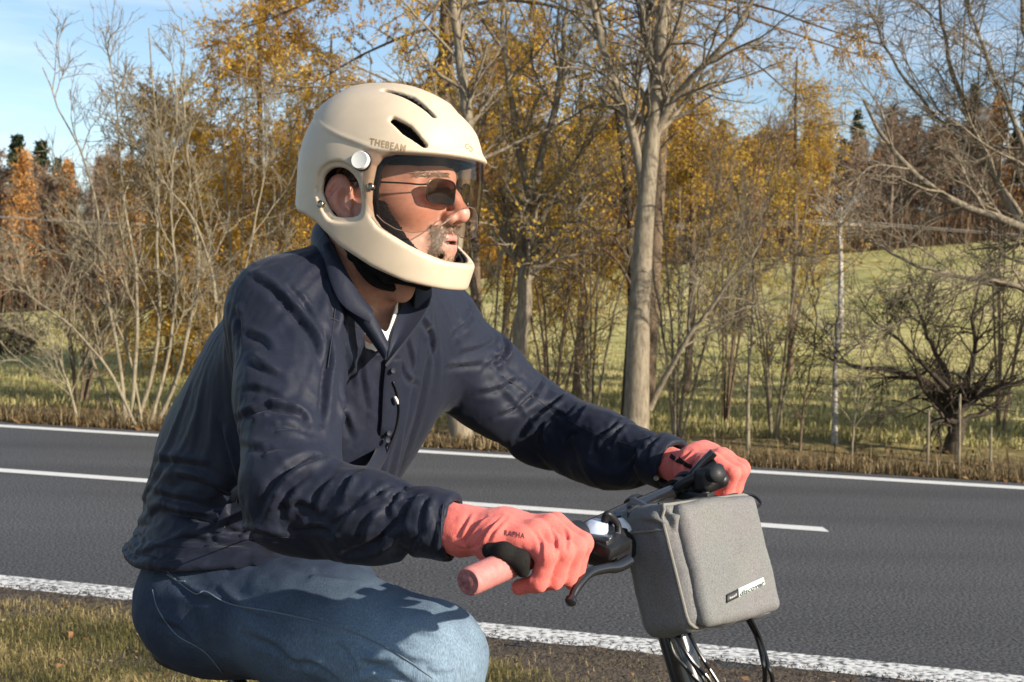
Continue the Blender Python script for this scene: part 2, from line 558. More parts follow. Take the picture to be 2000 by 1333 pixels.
# dry brown litter close to the road
gx = N.new('ShaderNodeSeparateXYZ'); L.new(t.outputs['Object'], gx.inputs[0])
m1 = N.new('ShaderNodeMath'); m1.operation = 'MULTIPLY_ADD'; m1.inputs[1].default_value = 0.30
L.new(gx.outputs['X'], m1.inputs[0]); L.new(gx.outputs['Y'], m1.inputs[2])
m2 = N.new('ShaderNodeMath'); m2.operation = 'MULTIPLY_ADD'; m2.inputs[1].default_value = 5.0
L.new(nse(0.8, 4), m2.inputs[0]); L.new(m1.outputs[0], m2.inputs[2])
mr_ = N.new('ShaderNodeMapRange'); mr_.inputs[1].default_value, mr_.inputs[2].default_value = 17.0, 23.0
L.new(m2.outputs[0], mr_.inputs[0])
lit = ramp(nse(9.0, 8), [(0.3, (0.070, 0.048, 0.026)), (0.5, (0.15, 0.105, 0.055)), (0.72, (0.27, 0.20, 0.11))])
xf = N.new('ShaderNodeMix'); xf.data_type = 'RGBA'
L.new(mr_.outputs[0], xf.inputs[0]); L.new(lit, xf.inputs[6]); L.new(xm.outputs[2], xf.inputs[7])
L.new(xf.outputs[2], b_.inputs['Base Color'])
bq = N.new('ShaderNodeBump'); bq.inputs['Strength'].default_value = 0.9; bq.inputs['Distance'].default_value = 0.12
L.new(nse(7.0, 6), bq.inputs['Height']); L.new(bq.outputs[0], b_.inputs['Normal'])
xs = np.concatenate([np.linspace(-420, -70, 24, endpoint=False), np.linspace(-70, 70, 150, endpoint=False), np.linspace(70, 420, 24)])
ys = np.concatenate([np.linspace(12.3, 24, 44, endpoint=False), np.linspace(24, 130, 100, endpoint=False), np.linspace(130, 600, 24)])
def fh(x, y):
    return hill(x, y) - 0.006
X, Y = np.meshgrid(xs, ys, indexing='ij')
Yk = Y + RS_ * X * np.clip((60 - Y) / 47.7, 0, 1)
V = np.stack([X, Yk, fh(X, Yk)], -1).reshape(-1, 3)
n, k = len(xs), len(ys)
i, j = np.meshgrid(np.arange(n - 1), np.arange(k - 1), indexing='ij')
field = mk('field', V, None, np.stack([i * k + j, (i + 1) * k + j, (i + 1) * k + j + 1, i * k + j + 1], -1).reshape(-1, 4), m_field)
tag(field, kind='structure')

# ================================================================ grass, litter
def blades(n, xf_, hf, hmin, hmax, w, seed, lean=0.6):
    r = np.random.default_rng(seed)
    b = xf_(n, r)
    n = len(b)
    z = hf(b[:, 0], b[:, 1])
    p0 = np.stack([b[:, 0], b[:, 1], z - 0.004], 1)
    H_ = r.uniform(hmin, hmax, n)[:, None]
    a = r.uniform(0, 2 * math.pi, n)
    dv = np.stack([np.cos(a), np.sin(a), 0 * a], 1)
    ln = (r.uniform(0.1, 1, n) * lean)[:, None]
    p1 = p0 + np.array([0, 0, 1]) * H_ * 0.6 + dv * H_ * ln * 0.35
    p2 = p0 + np.array([0, 0, 1]) * H_ * (1 - 0.45 * ln) + dv * H_ * ln * 1.1
    a2 = a + r.uniform(1.0, 2.2, n)
    wv = np.stack([np.cos(a2), np.sin(a2), 0 * a2], 1) * (w * r.uniform(0.6, 1.3, n))[:, None]
    V = np.stack([p0 - wv, p0 + wv, p1 - wv * 0.8, p1 + wv * 0.8, p2], 1).reshape(-1, 3)
    q = np.arange(n)[:, None] * 5
    F = np.concatenate([q + np.array([[0, 1, 3]]), q + np.array([[0, 3, 2]]), q + np.array([[2, 3, 4]])])
    return V, F, n
def leafmat(name, stops, transl=0.35, rough=0.6):
    """colour differs from piece to piece; light passes through a little"""
    m = bpy.data.materials.new(name)
    nt, N, L, b_ = nodes(m)
    a = N.new('ShaderNodeAttribute'); a.attribute_name = 'tone'
    c = N.new('ShaderNodeValToRGB')
    e = c.color_ramp.elements
    while len(e) < len(stops): e.new(0.5)
    for q, (p, col_) in zip(e, stops): q.position, q.color = p, (*col_, 1)
    L.new(a.outputs['Fac'], c.inputs['Fac'])
    b_.inputs['Roughness'].default_value = rough
    b_.inputs['Specular IOR Level'].default_value = 0.25
    L.new(c.outputs[0], b_.inputs['Base Color'])
    tr = N.new('ShaderNodeBsdfTranslucent'); L.new(c.outputs[0], tr.inputs['Color'])
    ms = N.new('ShaderNodeMixShader'); ms.inputs[0].default_value = transl
    L.new(b_.outputs[0], ms.inputs[1]); L.new(tr.outputs[0], ms.inputs[2]); L.new(ms.outputs[0], N['Material Output'].inputs['Surface'])
    return m
def tone(o, vals):
    a = o.data.attributes.new('tone', 'FLOAT', 'POINT')
    a.data.foreach_set('value', np.asarray(vals, np.float32))
m_grass = leafmat('verge_grass', [(0.0, (0.045, 0.048, 0.016)), (0.30, (0.13, 0.125, 0.04)), (0.55, (0.24, 0.205, 0.07)), (0.8, (0.40, 0.31, 0.13)), (1.0, (0.52, 0.41, 0.20))], 0.3)
def near_pts(n, r):
    x = r.uniform(-3.4, 2.6, n * 2)
    s = r.uniform(0, 1, n * 2) ** 0.8 * 1.9 + 0.14                       # metres back from the painted line
    y = road_y(x, 5.35) - s
    edge = 0.17 + 0.12 * vnoise(np.stack([x * 2.2, 0 * x, 0 * x], -1)) + 0.22 * np.clip((x + 0.7) / 0.8, 0, 1)
    dens = np.clip((s - edge) / 0.10, 0.05, 1) * np.clip(0.75 + 0.6 * vnoise(np.stack([x * 5, y * 5, 0 * x], -1)), 0.08, 1)
    k_ = r.uniform(0, 1, len(x)) < dens
    return np.stack([x, y], 1)[k_][:n]
V, F, n = blades(170000, near_pts, nb_h, 0.012, 0.058, 0.0011, 11, 1.5)
gr = mk('grass', V, F, None, m_grass, smooth=False)
pt = V[::5]
sg_ = road_y(pt[:, 0], 5.35) - pt[:, 1]
tv = np.clip(0.52 + 0.30 * vnoise(pt * np.array([3, 3, 0])) + np.random.default_rng(5).normal(0, 0.20, n) + 0.30 * np.exp(-((sg_ - 0.28) / 0.10) ** 2), 0, 1)
tone(gr, np.repeat(tv, 5)); tag(gr, 'short dry green and straw grass on the near verge', 'grass', kind='stuff')
# coarser grass out of the picture, all round the rider
def wide_pts(n, r):
    x = r.uniform(-9, 9, n); y = r.uniform(-4, 5.0, n) + 0 * x
    k_ = (y < road_y(x, 5.05)) & ~((x > -3.4) & (x < 2.6) & (y > road_y(x, 3.3)))
    return np.stack([x, y], 1)[k_]
V, F, n = blades(50000, wide_pts, nb_h, 0.03, 0.085, 0.004, 12, 0.9)
gr2 = mk('grass', V, F, None, m_grass, smooth=False); tone(gr2, np.repeat(np.clip(np.random.default_rng(6).normal(0.45, 0.22, n), 0, 1), 5))
tag(gr2, 'short dry grass of the verge away from the road', 'grass', kind='stuff')
# dry weeds along the far edge of the road
def far_pts(n, r):
    x = r.uniform(-10, 11, n)
    s = r.exponential(0.9, n) + 0.12
    y = road_y(x, 12.2) + s * RN
    return np.stack([x, y], 1)
m_weed = leafmat('dry_weeds', [(0.0, (0.05, 0.038, 0.02)), (0.35, (0.13, 0.09, 0.045)), (0.65, (0.24, 0.17, 0.08)), (1.0, (0.36, 0.28, 0.15))], 0.3)
V, F, n = blades(26000, far_pts, hill, 0.04, 0.24, 0.006, 13, 0.95)
gw = mk('dry_weeds', V, F, None, m_weed, smooth=False); tone(gw, np.repeat(np.clip(np.random.default_rng(8).normal(0.5, 0.25, n), 0, 1), 5))
tag(gw, 'dry brown weeds along the far edge of the road', 'weeds', kind='stuff')
def field_pts(n, r):
    d_ = r.uniform(0, 1, n) ** 1.4 * 28 + 16.5
    a = r.uniform(-0.46, 0.46, n)
    x = a * d_
    return np.stack([x, d_ + RS_ * x * 0.6], 1)
m_fg = leafmat('meadow_grass', [(0.0, (0.12, 0.12, 0.04)), (0.4, (0.27, 0.25, 0.09)), (0.7, (0.42, 0.37, 0.16)), (1.0, (0.52, 0.45, 0.22))], 0.3)
V, F, n = blades(42000, field_pts, hill, 0.04, 0.17, 0.010, 14, 0.95)
gf_ = mk('meadow_grass', V, F, None, m_fg, smooth=False); tone(gf_, np.repeat(np.clip(np.random.default_rng(9).normal(0.55, 0.2, n), 0, 1), 5))
tag(gf_, 'pale meadow grass between the trees and the wood', 'grass', kind='stuff')
# fallen leaves, curled
def litter(name, xy, hf, size, stops, seed, label):
    r = np.random.default_rng(seed)
    n = len(xy)
    a = r.uniform(0, 2 * math.pi, n); s = size * r.uniform(0.5, 1.3, n)
    z = hf(xy[:, 0], xy[:, 1])
    c = np.stack([xy[:, 0], xy[:, 1], z + 0.012 + r.uniform(0, 0.02, n)], 1)
    u = np.stack([np.cos(a), np.sin(a), r.normal(0, 0.5, n)], 1); v = np.stack([-np.sin(a), np.cos(a), r.normal(0, 0.5, n)], 1)
    cup = np.array([0, 0, 1.0]) * (s * r.uniform(0.1, 0.5, n))[:, None]
    V = np.stack([c - u * s[:, None], c - v * s[:, None] * 0.55 + cup, c + u * s[:, None], c + v * s[:, None] * 0.55 + cup, c], 1).reshape(-1, 3)
    q = np.arange(n)[:, None] * 5
    F = np.concatenate([q + np.array([[0, 1, 4]]), q + np.array([[1, 2, 4]]), q + np.array([[2, 3, 4]]), q + np.array([[3, 0, 4]])])
    o = mk(name, V, F, None, leafmat(name, stops, 0.25), smooth=False)
    tone(o, np.repeat(r.uniform(0, 1, n), 5))
    return tag(o, label, 'leaves', kind='stuff')
r = np.random.default_rng(21)
x = r.uniform(-3.2, 2.4, 420); xy = np.stack([x, road_y(x, 5.3) - r.uniform(0.12, 1.6, 420)], 1)
litter('fallen_leaves', xy, nb_h, 0.016, [(0, (0.10, 0.045, 0.022)), (0.5, (0.26, 0.12, 0.055)), (0.8, (0.45, 0.30, 0.16)), (1, (0.55, 0.45, 0.28))], 22, 'small brown leaves lying in the verge grass')
x = r.uniform(-9, 11, 2600); xy = np.stack([x, road_y(x, 12.2) + (r.exponential(1.3, 2600) + 0.1) * RN], 1)
litter('fallen_leaves', xy, hill, 0.045, [(0, (0.08, 0.04, 0.02)), (0.5, (0.22, 0.12, 0.05)), (1, (0.40, 0.27, 0.12))], 23, 'brown leaf litter under the roadside trees')
# grit and small stones on the bare soil strip
x = r.uniform(-3.2, 2.6, 5200); xy = np.stack([x, road_y(x, 5.36) - np.abs(r.normal(0, 0.17, 5200))], 1)
litter('grit', xy, nb_h, 0.006, [(0, (0.03, 0.024, 0.018)), (0.6, (0.08, 0.06, 0.045)), (1, (0.22, 0.18, 0.14))], 24, 'crumbs of soil and grit beside the edge line')
# ================================================================ trees
UP = np.array([0, 0, 1.0])
def tubes(Pm, R, n=4):
    """many tapering tubes at once: Pm (N, m, 3), R (N, m)"""
    N_, m, _ = Pm.shape
    T = np.gradient(Pm, axis=1)
    T /= np.linalg.norm(T, axis=2, keepdims=True) + 1e-12
    ref = np.where(np.abs(T[:, :1, 2:3]) < 0.9, np.array([0, 0, 1.0]), np.array([1.0, 0, 0]))
    u = np.cross(T, np.broadcast_to(ref, T.shape)); u /= np.linalg.norm(u, axis=2, keepdims=True) + 1e-12
    w = np.cross(T, u)
    th = np.arange(n) / n * 2 * math.pi
    V = Pm[:, :, None] + R[:, :, None, None] * (np.cos(th)[:, None] * u[:, :, None] + np.sin(th)[:, None] * w[:, :, None])
    q, i, j = np.meshgrid(np.arange(N_), np.arange(m - 1), np.arange(n), indexing='ij')
    k = (j + 1) % n
    b = q * m * n
    F = np.stack([b + i * n + j, b + i * n + k, b + (i + 1) * n + k, b + (i + 1) * n + j], -1).reshape(-1, 4)
    return V.reshape(-1, 3), F
def unit(v): return v / (np.linalg.norm(v, axis=-1, keepdims=True) + 1e-12)
def sprout(par, prad, per, t0, t1, ang, ln, rfac, m, r, grav=0.0, wob=0.12, lpow=0.6, side=None, rmin=0.004, upb=0.0):
    """children along each parent path. ang: degrees off the parent, ln: (min, max) metres"""
    N_, mm, _ = par.shape
    t = r.uniform(t0, t1, (N_, per))
    f = t * (mm - 1); i = np.minimum(f.astype(int), mm - 2); f = f - i
    rows = np.arange(N_)[:, None]
    a, b = par[rows, i], par[rows, i + 1]
    st = a + (b - a) * f[..., None]
    T = unit(b - a)
    ra = prad[rows, i] * (1 - f) + prad[rows, i + 1] * f
    rnd = r.normal(size=T.shape)
    if side is not None: rnd = rnd * np.array(side)
    perp = unit(rnd - T * (rnd * T).sum(-1, keepdims=True))
    an = np.radians(r.uniform(ang[0], ang[1], t.shape))[..., None]
    d = unit(T * np.cos(an) + perp * np.sin(an) + np.array([0, 0, upb]))
    L_ = (r.uniform(ln[0], ln[1], t.shape) * (1 - 0.75 * (t - t0) / max(t1 - t0, 1e-6)) ** lpow)[..., None]
    st, d, L_, ra = st.reshape(-1, 3), d.reshape(-1, 3), L_.reshape(-1, 1), ra.reshape(-1)
    P_ = np.zeros((len(st), m, 3)); P_[:, 0] = st
    cur = d
    for k in range(1, m):
        cur = unit(cur + r.normal(0, wob, cur.shape) + np.array([0, 0, grav]) / (m - 1))
        P_[:, k] = P_[:, k - 1] + cur * L_ / (m - 1)
    r0 = np.maximum(np.minimum(ra * rfac, ra * 0.9), rmin)
    R = r0[:, None] * np.linspace(1, 0.35, m)[None]
    return P_, np.maximum(R, rmin * 0.6)
def path(pts, r0, r1, n=8):
    p = spline(pts, n)
    return p[None], np.linspace(r0, r1, len(p))[None] ** 1.0
def resample(p, m):
    """a path to m points, keeps its course"""
    q = p[0]
    s = np.concatenate([[0], np.cumsum(np.linalg.norm(np.diff(q, axis=0), axis=1))])
    t = np.linspace(0, s[-1], m)
    return np.stack([np.interp(t, s, q[:, k]) for k in range(3)], 1)[None]
def leaves(Pm, per, size, r, t0=0.1, spread=0.03, asp=0.45, droop=0.0, clump=None):
    """small leaf faces set along twigs"""
    N_, mm, _ = Pm.shape
    t = r.uniform(t0, 1, (N_, per)); f = t * (mm - 1); i = np.minimum(f.astype(int), mm - 2); f = f - i
    rows = np.arange(N_)[:, None]
    c = (Pm[rows, i] * (1 - f[..., None]) + Pm[rows, i + 1] * f[..., None]).reshape(-1, 3)
    n = len(c)
    c = c + r.normal(0, spread, (n, 3))
    u = unit(r.normal(size=(n, 3)) + np.array([0, 0, -droop])); v = unit(np.cross(u, r.normal(size=(n, 3))))
    s = (size * r.uniform(0.55, 1.35, n))[:, None]
    V = np.stack([c - u * s * 0.5, c + v * s * asp * 0.5, c + u * s * 0.5, c - v * s * asp * 0.5], 1).reshape(-1, 3)
    F = np.arange(n * 4).reshape(-1, 4)
    tn = np.clip(0.5 + 0.35 * vnoise(c * 0.9) + r.normal(0, 0.18, n), 0, 1)
    return V, F, np.repeat(tn, 4)
def barkmat(name, c1, c2, sc=30.0, bump=0.7, stretch=0.25, rough=0.9):
    m = bpy.data.materials.new(name)
    nt, N, L, b_ = nodes(m)
    t = N.new('ShaderNodeTexCoord')
    mp_ = N.new('ShaderNodeMapping'); mp_.inputs['Scale'].default_value = (1, 1, stretch)
    n1 = N.new('ShaderNodeTexNoise'); n1.inputs['Scale'].default_value = sc; n1.inputs['Detail'].default_value = 7; n1.inputs['Roughness'].default_value = 0.65
    L.new(t.outputs['Object'], mp_.inputs[0]); L.new(mp_.outputs[0], n1.inputs['Vector'])
    c = N.new('ShaderNodeValToRGB'); c.color_ramp.elements[0].position, c.color_ramp.elements[1].position = 0.32, 0.68
    c.color_ramp.elements[0].color, c.color_ramp.elements[1].color = (*c1, 1), (*c2, 1)
    L.new(n1.outputs['Fac'], c.inputs['Fac']); L.new(c.outputs[0], b_.inputs['Base Color'])
    b_.inputs['Roughness'].default_value = rough; b_.inputs['Specular IOR Level'].default_value = 0.2
    bp = N.new('ShaderNodeBump'); bp.inputs['Strength'].default_value = bump; bp.inputs['Distance'].default_value = 0.02
    L.new(n1.outputs['Fac'], bp.inputs['Height']); L.new(bp.outputs[0], b_.inputs['Normal'])
    return m
B_ASH = barkmat('ash_bark', (0.13, 0.105, 0.072), (0.31, 0.26, 0.185))
B_PALE = barkmat('pale_bark', (0.13, 0.108, 0.070), (0.33, 0.28, 0.19))
B_DARK = barkmat('dark_bark', (0.026, 0.021, 0.016), (0.095, 0.075, 0.055))
B_BROWN = barkmat('brown_bark', (0.085, 0.058, 0.038), (0.20, 0.145, 0.095))
B_BIRCH = barkmat('birch_bark', (0.16, 0.14, 0.12), (0.58, 0.55, 0.50), 14, 0.3, 1.6)
L_GOLD = leafmat('golden_needles', [(0, (0.26, 0.125, 0.015)), (0.35, (0.54, 0.30, 0.030)), (0.7, (0.72, 0.44, 0.050)), (1, (0.80, 0.56, 0.10))], 0.45)
L_RUST = leafmat('rusty_needles', [(0, (0.22, 0.105, 0.022)), (0.5, (0.46, 0.26, 0.045)), (1, (0.68, 0.43, 0.09))], 0.42)
L_YEL = leafmat('yellow_leaves', [(0, (0.34, 0.19, 0.025)), (0.5, (0.62, 0.40, 0.05)), (1, (0.78, 0.57, 0.13))], 0.48)
def mk_tree(name, base, trunk, crown, foliage, bark, leafm, label, cat='tree', group=None, twig=None):
    """trunk, crown: lists of (paths, radii, sides); foliage: list of (V, F, tone)"""
    o = empty(name, base, label, cat, group)
    for nm, parts, mt in (('trunk', trunk, bark), ('crown', crown, twig or bark)):
        if not parts: continue
        q = MB()
        for p, rr, n in parts:
            V, F = tubes(p, rr, n); q.add(V, None, F)
        q.build(nm, mt, o, sharp=None)
    if foliage:
        V = np.concatenate([f[0] for f in foliage]); n0 = np.cumsum([0] + [len(f[0]) for f in foliage])
        F = np.concatenate([f[1] + a for f, a in zip(foliage, n0)])
        fo_ = mk('foliage', V, None, F, leafm, o, smooth=False)
        tone(fo_, np.concatenate([f[2] for f in foliage]))
    return o
def gp_(px, d, dz=0.0):
    """ground point under pixel column px at distance d along the view"""
    x = (px - 1000) / FPX * d
    return np.array([x, d, float(hill(np.array([x]), np.array([d]))[0]) + dz])
def pxp(pts, d):
    """photo line at distance d; the distance may change along it"""
    return [P(q[0], q[1], d if np.isscalar(d) else d[k]) for k, q in enumerate(pts)]

def limb_tree(name, label, seed, stems, bark, base_d, n1, n2, n3, l1, l2, l3, leafy=None, leafm=None, group=None, ang=(25, 60), grav=0.05, upb=0.15, twig=None, rm=0.0045, t0=0.25):
    """a tree whose main stems follow the photograph; finer branching grown from them"""
    r = np.random.default_rng(seed)
    trunk, crown, fol = [], [], []
    base = None
    for st, r0, r1, tt0 in stems:
        p = resample(spline(st, 8)[None], 18)
        wob = r.normal(0, 0.012, p.shape) * np.linspace(0, 1, 18)[None, :, None]
        p = p + wob
        R = (r0 + (r1 - r0) * np.linspace(0, 1, 18) ** 0.8)[None]
        if base is None:
            base = p[0, 0].copy(); R = R.copy(); R[0, 0] *= 1.35; R[0, 1] *= 1.1
            trunk.append((p, R, 12))
        else:
            crown.append((p, R, 8))
        a, ra = sprout(p, R, n1, tt0, 0.98, ang, l1, 0.45, 9, r, grav, 0.14, upb=upb, rmin=rm * 1.6)
        b, rb = sprout(a, ra, n2, 0.15, 0.97, (25, 65), l2, 0.55, 7, r, grav, 0.16, upb=upb, rmin=rm)
        c, rc = sprout(b, rb, n3, 0.15, 0.97, (25, 65), l3, 0.6, 5, r, grav, 0.18, upb=upb, rmin=rm * 0.75)
        crown += [(a, ra, 5), (b, rb, 4), (c, rc, 3)]
        if leafy:
            fol.append(leaves(c, leafy[0], leafy[1], r, 0.2, 0.03, 0.6))
    return mk_tree(name, base, trunk, crown, fol, bark, leafm, label, group=group, twig=twig)

# --- the tall ash-grey trunk right of the rider
d0 = 14.2
limb_tree('bare_tree', 'tall grey trunk forking high up, most solid of the bare roadside trees', 31,
    [(pxp([(1236, 905), (1243, 800), (1248, 650), (1256, 480), (1268, 330), (1280, 200), (1292, 80), (1300, -60)], d0), 0.150, 0.062, 0.42),
     (pxp([(1262, 410), (1245, 300), (1225, 225), (1190, 130), (1165, 40), (1150, -80)], d0), 0.062, 0.030, 0.15),
     (pxp([(1274, 270), (1320, 190), (1370, 130), (1430, 70), (1480, -20)], [d0, d0 - 0.1, d0 - 0.3, d0 - 0.5, d0 - 0.6]), 0.055, 0.022, 0.15),
     (pxp([(1284, 150), (1265, 60), (1240, -40)], d0), 0.045, 0.022, 0.1),
     (pxp([(1268, 800), (1300, 735), (1345, 660), (1420, 560), (1490, 470)], [d0 + 0.1, d0, d0 - 0.2, d0 - 0.3, d0 - 0.4]), 0.040, 0.010, 0.2)],
    B_ASH, d0, 11, 7, 4, (0.7, 1.9), (0.35, 0.9), (0.15, 0.45), ang=(25, 65))
# --- second trunk beside his left shoulder
d1 = 15.2
limb_tree('bare_tree', 'slim grey tree splitting into a fan of branches beside the rider', 32,
    [(pxp([(1002, 880), (1010, 760), (1020, 620), (1032, 480), (1040, 390)], d1), 0.105, 0.075, 0.6),
     (pxp([(1038, 395), (1015, 300), (1000, 200), (985, 90), (980, -40)], d1), 0.052, 0.020, 0.15),
     (pxp([(1040, 390), (1058, 300), (1085, 210), (1100, 100), (1110, -40)], d1), 0.055, 0.022, 0.15),
     (pxp([(1034, 470), (1075, 400), (1115, 330), (1170, 240), (1200, 150)], d1), 0.036, 0.014, 0.2),
     (pxp([(1030, 520), (985, 450), (950, 380), (935, 300), (915, 220)], d1), 0.034, 0.012, 0.2),
     (pxp([(1022, 560), (1060, 520), (1110, 470), (1140, 380)], d1), 0.028, 0.010, 0.2)],
    B_ASH, d1, 11, 8, 5, (0.6, 1.5), (0.3, 0.8), (0.15, 0.4), leafy=(1, 0.055), leafm=L_YEL, ang=(25, 60))
# --- trunk behind the near arm, bare stems left of the head
d2 = 14.0
limb_tree('bare_tree', 'leaning grey trunk seen under the raised arm of the rider', 33,
    [(pxp([(908, 890), (897, 830), (882, 760), (872, 660), (880, 540), (900, 400), (912, 250), (900, 120), (880, -30)], d2 + 0.4), 0.120, 0.04, 0.5)],
    B_ASH, d2, 12, 7, 4, (0.7, 1.9), (0.3, 0.8), (0.15, 0.4))
limb_tree('bare_tree', 'dark slim trunk close behind the tall grey trunk', 34,
    [(pxp([(1222, 880), (1226, 760), (1234, 620), (1232, 480), (1222, 340), (1205, 180), (1190, 20)], 17.5), 0.085, 0.03, 0.35)],
    B_DARK, d2, 12, 6, 4, (0.7, 1.8), (0.3, 0.8), (0.15, 0.4), leafy=(2, 0.05), leafm=L_GOLD, twig=B_BROWN)
limb_tree('bare_tree', 'dark trunk rising behind the chin of the helmet', 35,
    [(pxp([(965, 870), (945, 760), (930, 600), (925, 450), (905, 300), (880, 150), (868, 0)], 18.5), 0.10, 0.045, 0.45)],
    B_BROWN, d2, 12, 6, 4, (0.8, 2.0), (0.3, 0.8), (0.15, 0.4), leafy=(1, 0.05), leafm=L_GOLD)

# --- clump of pale stems left of the rider
d3 = 13.9
limb_tree('bare_shrub', 'large clump of pale bare stems leaning apart, left of the rider', 36,
    [(pxp([(246, 842), (240, 760), (226, 660), (206, 560), (190, 420), (160, 300), (110, 200), (85, 130)], d3), 0.0238, 0.0060, 0.25),
     (pxp([(255, 842), (262, 740), (268, 620), (262, 500), (240, 380), (232, 260), (215, 130), (200, 60)], d3), 0.0264, 0.0060, 0.25),
     (pxp([(262, 842), (300, 720), (312, 600), (306, 480), (308, 340), (300, 200), (290, 60)], d3 + 0.2), 0.0264, 0.0072, 0.25),
     (pxp([(300, 842), (345, 740), (372, 620), (388, 500), (372, 380), (366, 260), (352, 120)], d3 + 0.3), 0.0304, 0.0072, 0.25),
     (pxp([(330, 842), (400, 720), (424, 600), (404, 500), (380, 430), (330, 370), (290, 320), (240, 250)], d3), 0.0277, 0.0072, 0.25),
     (pxp([(270, 842), (210, 720), (140, 640), (90, 600), (40, 560), (-30, 520)], d3 - 0.2), 0.0198, 0.0060, 0.25),
     (pxp([(280, 842), (250, 690), (190, 560), (130, 500), (70, 480)], d3 + 0.1), 0.0185, 0.0048, 0.25),
     (pxp([(315, 842), (420, 690), (470, 560), (500, 420), (520, 300), (512, 160)], d3 + 0.5), 0.0238, 0.0060, 0.25),
     (pxp([(240, 842), (180, 700), (150, 560), (140, 430), (125, 330)], d3 + 0.3), 0.020, 0.006, 0.25),
     (pxp([(290, 842), (330, 690), (345, 540), (330, 400), (345, 260), (340, 150)], d3 - 0.2), 0.022, 0.006, 0.25),
     (pxp([(320, 842), (380, 760), (440, 690), (480, 610), (560, 540)], d3 + 0.2), 0.020, 0.006, 0.25),
     (pxp([(150, 815), (130, 740), (105, 680), (80, 640)], d3 - 0.1), 0.0172, 0.0060, 0.2)],
    B_PALE, d3, 10, 7, 4, (0.5, 1.5), (0.25, 0.7), (0.12, 0.35), ang=(18, 48), upb=0.25)

# --- right: bare trees arching in from outside the frame
d4 = 13.4
limb_tree('bare_tree', 'bare tree at the right with long pale limbs arching over the field', 37,
    [(pxp([(2140, 1010), (2120, 820), (2085, 620), (2040, 480), (1960, 430), (1880, 400), (1800, 350), (1720, 270), (1690, 200)], d4), 0.11, 0.016, 0.30),
     (pxp([(2110, 720), (2070, 500), (2040, 300), (2010, 120), (1990, -40)], d4), 0.075, 0.026, 0.2),
     (pxp([(2060, 520), (1980, 420), (1900, 250), (1850, 100), (1830, -30)], d4 + 0.2), 0.045, 0.016, 0.15),
     (pxp([(2050, 420), (1990, 260), (1930, 120), (1880, -30)], d4), 0.04, 0.014, 0.15),
     (pxp([(2090, 640), (1990, 560), (1880, 540), (1790, 520), (1700, 470)], d4 + 0.1), 0.04, 0.012, 0.2),
     (pxp([(2020, 460), (1930, 330), (1820, 220), (1740, 110), (1700, 20)], d4 + 0.3), 0.036, 0.010, 0.15)],
    B_ASH, d4, 13, 9, 5, (0.7, 1.9), (0.35, 0.9), (0.15, 0.5), ang=(20, 60), grav=-0.12, upb=0.05)
# --- gnarled dark apple tree
d5 = 15.0
limb_tree('apple_tree', 'gnarled dark spreading tree low beside the road at the right', 38,
    [(pxp([(1852, 930), (1858, 880), (1868, 835), (1862, 790)], d5), 0.115, 0.085, 0.7),
     (pxp([(1862, 800), (1830, 760), (1780, 735), (1720, 720), (1660, 715), (1600, 690)], [d5, d5, d5 - 0.2, d5 - 0.4, d5 - 0.5, d5 - 0.6]), 0.055, 0.010, 0.1),
     (pxp([(1866, 800), (1850, 730), (1820, 680), (1800, 620), (1770, 560)], d5 + 0.2), 0.048, 0.010, 0.1),
     (pxp([(1868, 805), (1890, 740), (1905, 680), (1900, 610), (1920, 540)], d5), 0.048, 0.010, 0.1),
     (pxp([(1866, 810), (1920, 770), (1980, 750), (2040, 730), (2100, 690)], d5 - 0.2), 0.048, 0.010, 0.1),
     (pxp([(1850, 760), (1790, 700), (1740, 650), (1700, 620)], d5 - 0.5), 0.032, 0.009, 0.1)],
    B_DARK, d5, 11, 7, 5, (0.5, 1.2), (0.3, 0.75), (0.12, 0.4), ang=(30, 75), grav=0.0, upb=0.12, rm=0.0042)
# --- saplings and stakes along the far verge
for k, (bx, by, tx, ty, dd, rr, bk, lb) in enumerate((
        (1461, 905, 1470, 470, 14.4, 0.026, B_PALE, 'thin straight sapling between the grey trunk and the birch'),
        (1630, 900, 1642, 405, 15.6, 0.042, B_BIRCH, 'slim pale birch trunk standing by the far verge'),
        (1662, 915, 1690, 640, 13.9, 0.014, B_PALE, 'pale forked sapling beside the birch'),
        (1318, 880, 1330, 560, 15.0, 0.014, B_PALE, 'thin sapling just right of the tall grey trunk'),
        (1396, 890, 1402, 610, 15.2, 0.012, B_PALE, 'thin bare sapling by the far gloved hand'),
        (808, 870, 812, 640, 14.6, 0.016, B_PALE, 'thin pale sapling seen between jacket and far sleeve'),
        (1560, 905, 1600, 560, 14.8, 0.016, B_BROWN, 'leaning brown sapling left of the birch'))):
    limb_tree('sapling', lb, 60 + k, [(pxp([(bx, by), ((bx * 2 + tx) / 3 - 3, (by * 2 + ty) / 3), ((bx + 2 * tx) / 3 + 3, (by + 2 * ty) / 3), (tx, ty)], dd), rr, rr * 0.3, 0.2)], bk, dd, 9, 5, 3, (0.3, 1.0), (0.15, 0.5), (0.1, 0.3), upb=0.2)
for k, (bx, by, ty, dd, lb) in enumerate(((1811, 930, 800, 13.6, 'short pale stake left of the apple tree'), (1872, 940, 770, 13.4, 'pale stake in front of the dark apple tree'), (1933, 945, 835, 13.3, 'short pale stake right of the apple tree'))):
    st = empty('wooden_stake', P(bx, by, dd), lb, 'stake')
    q = MB(); r = np.random.default_rng(90 + k)
    q.tube(pxp([(bx, by), (bx + 2, (by + ty) / 2), (bx + 3, ty)], dd), [0.016, 0.014, 0.012], 8)
    q.build('stake_pole', B_PALE, st)
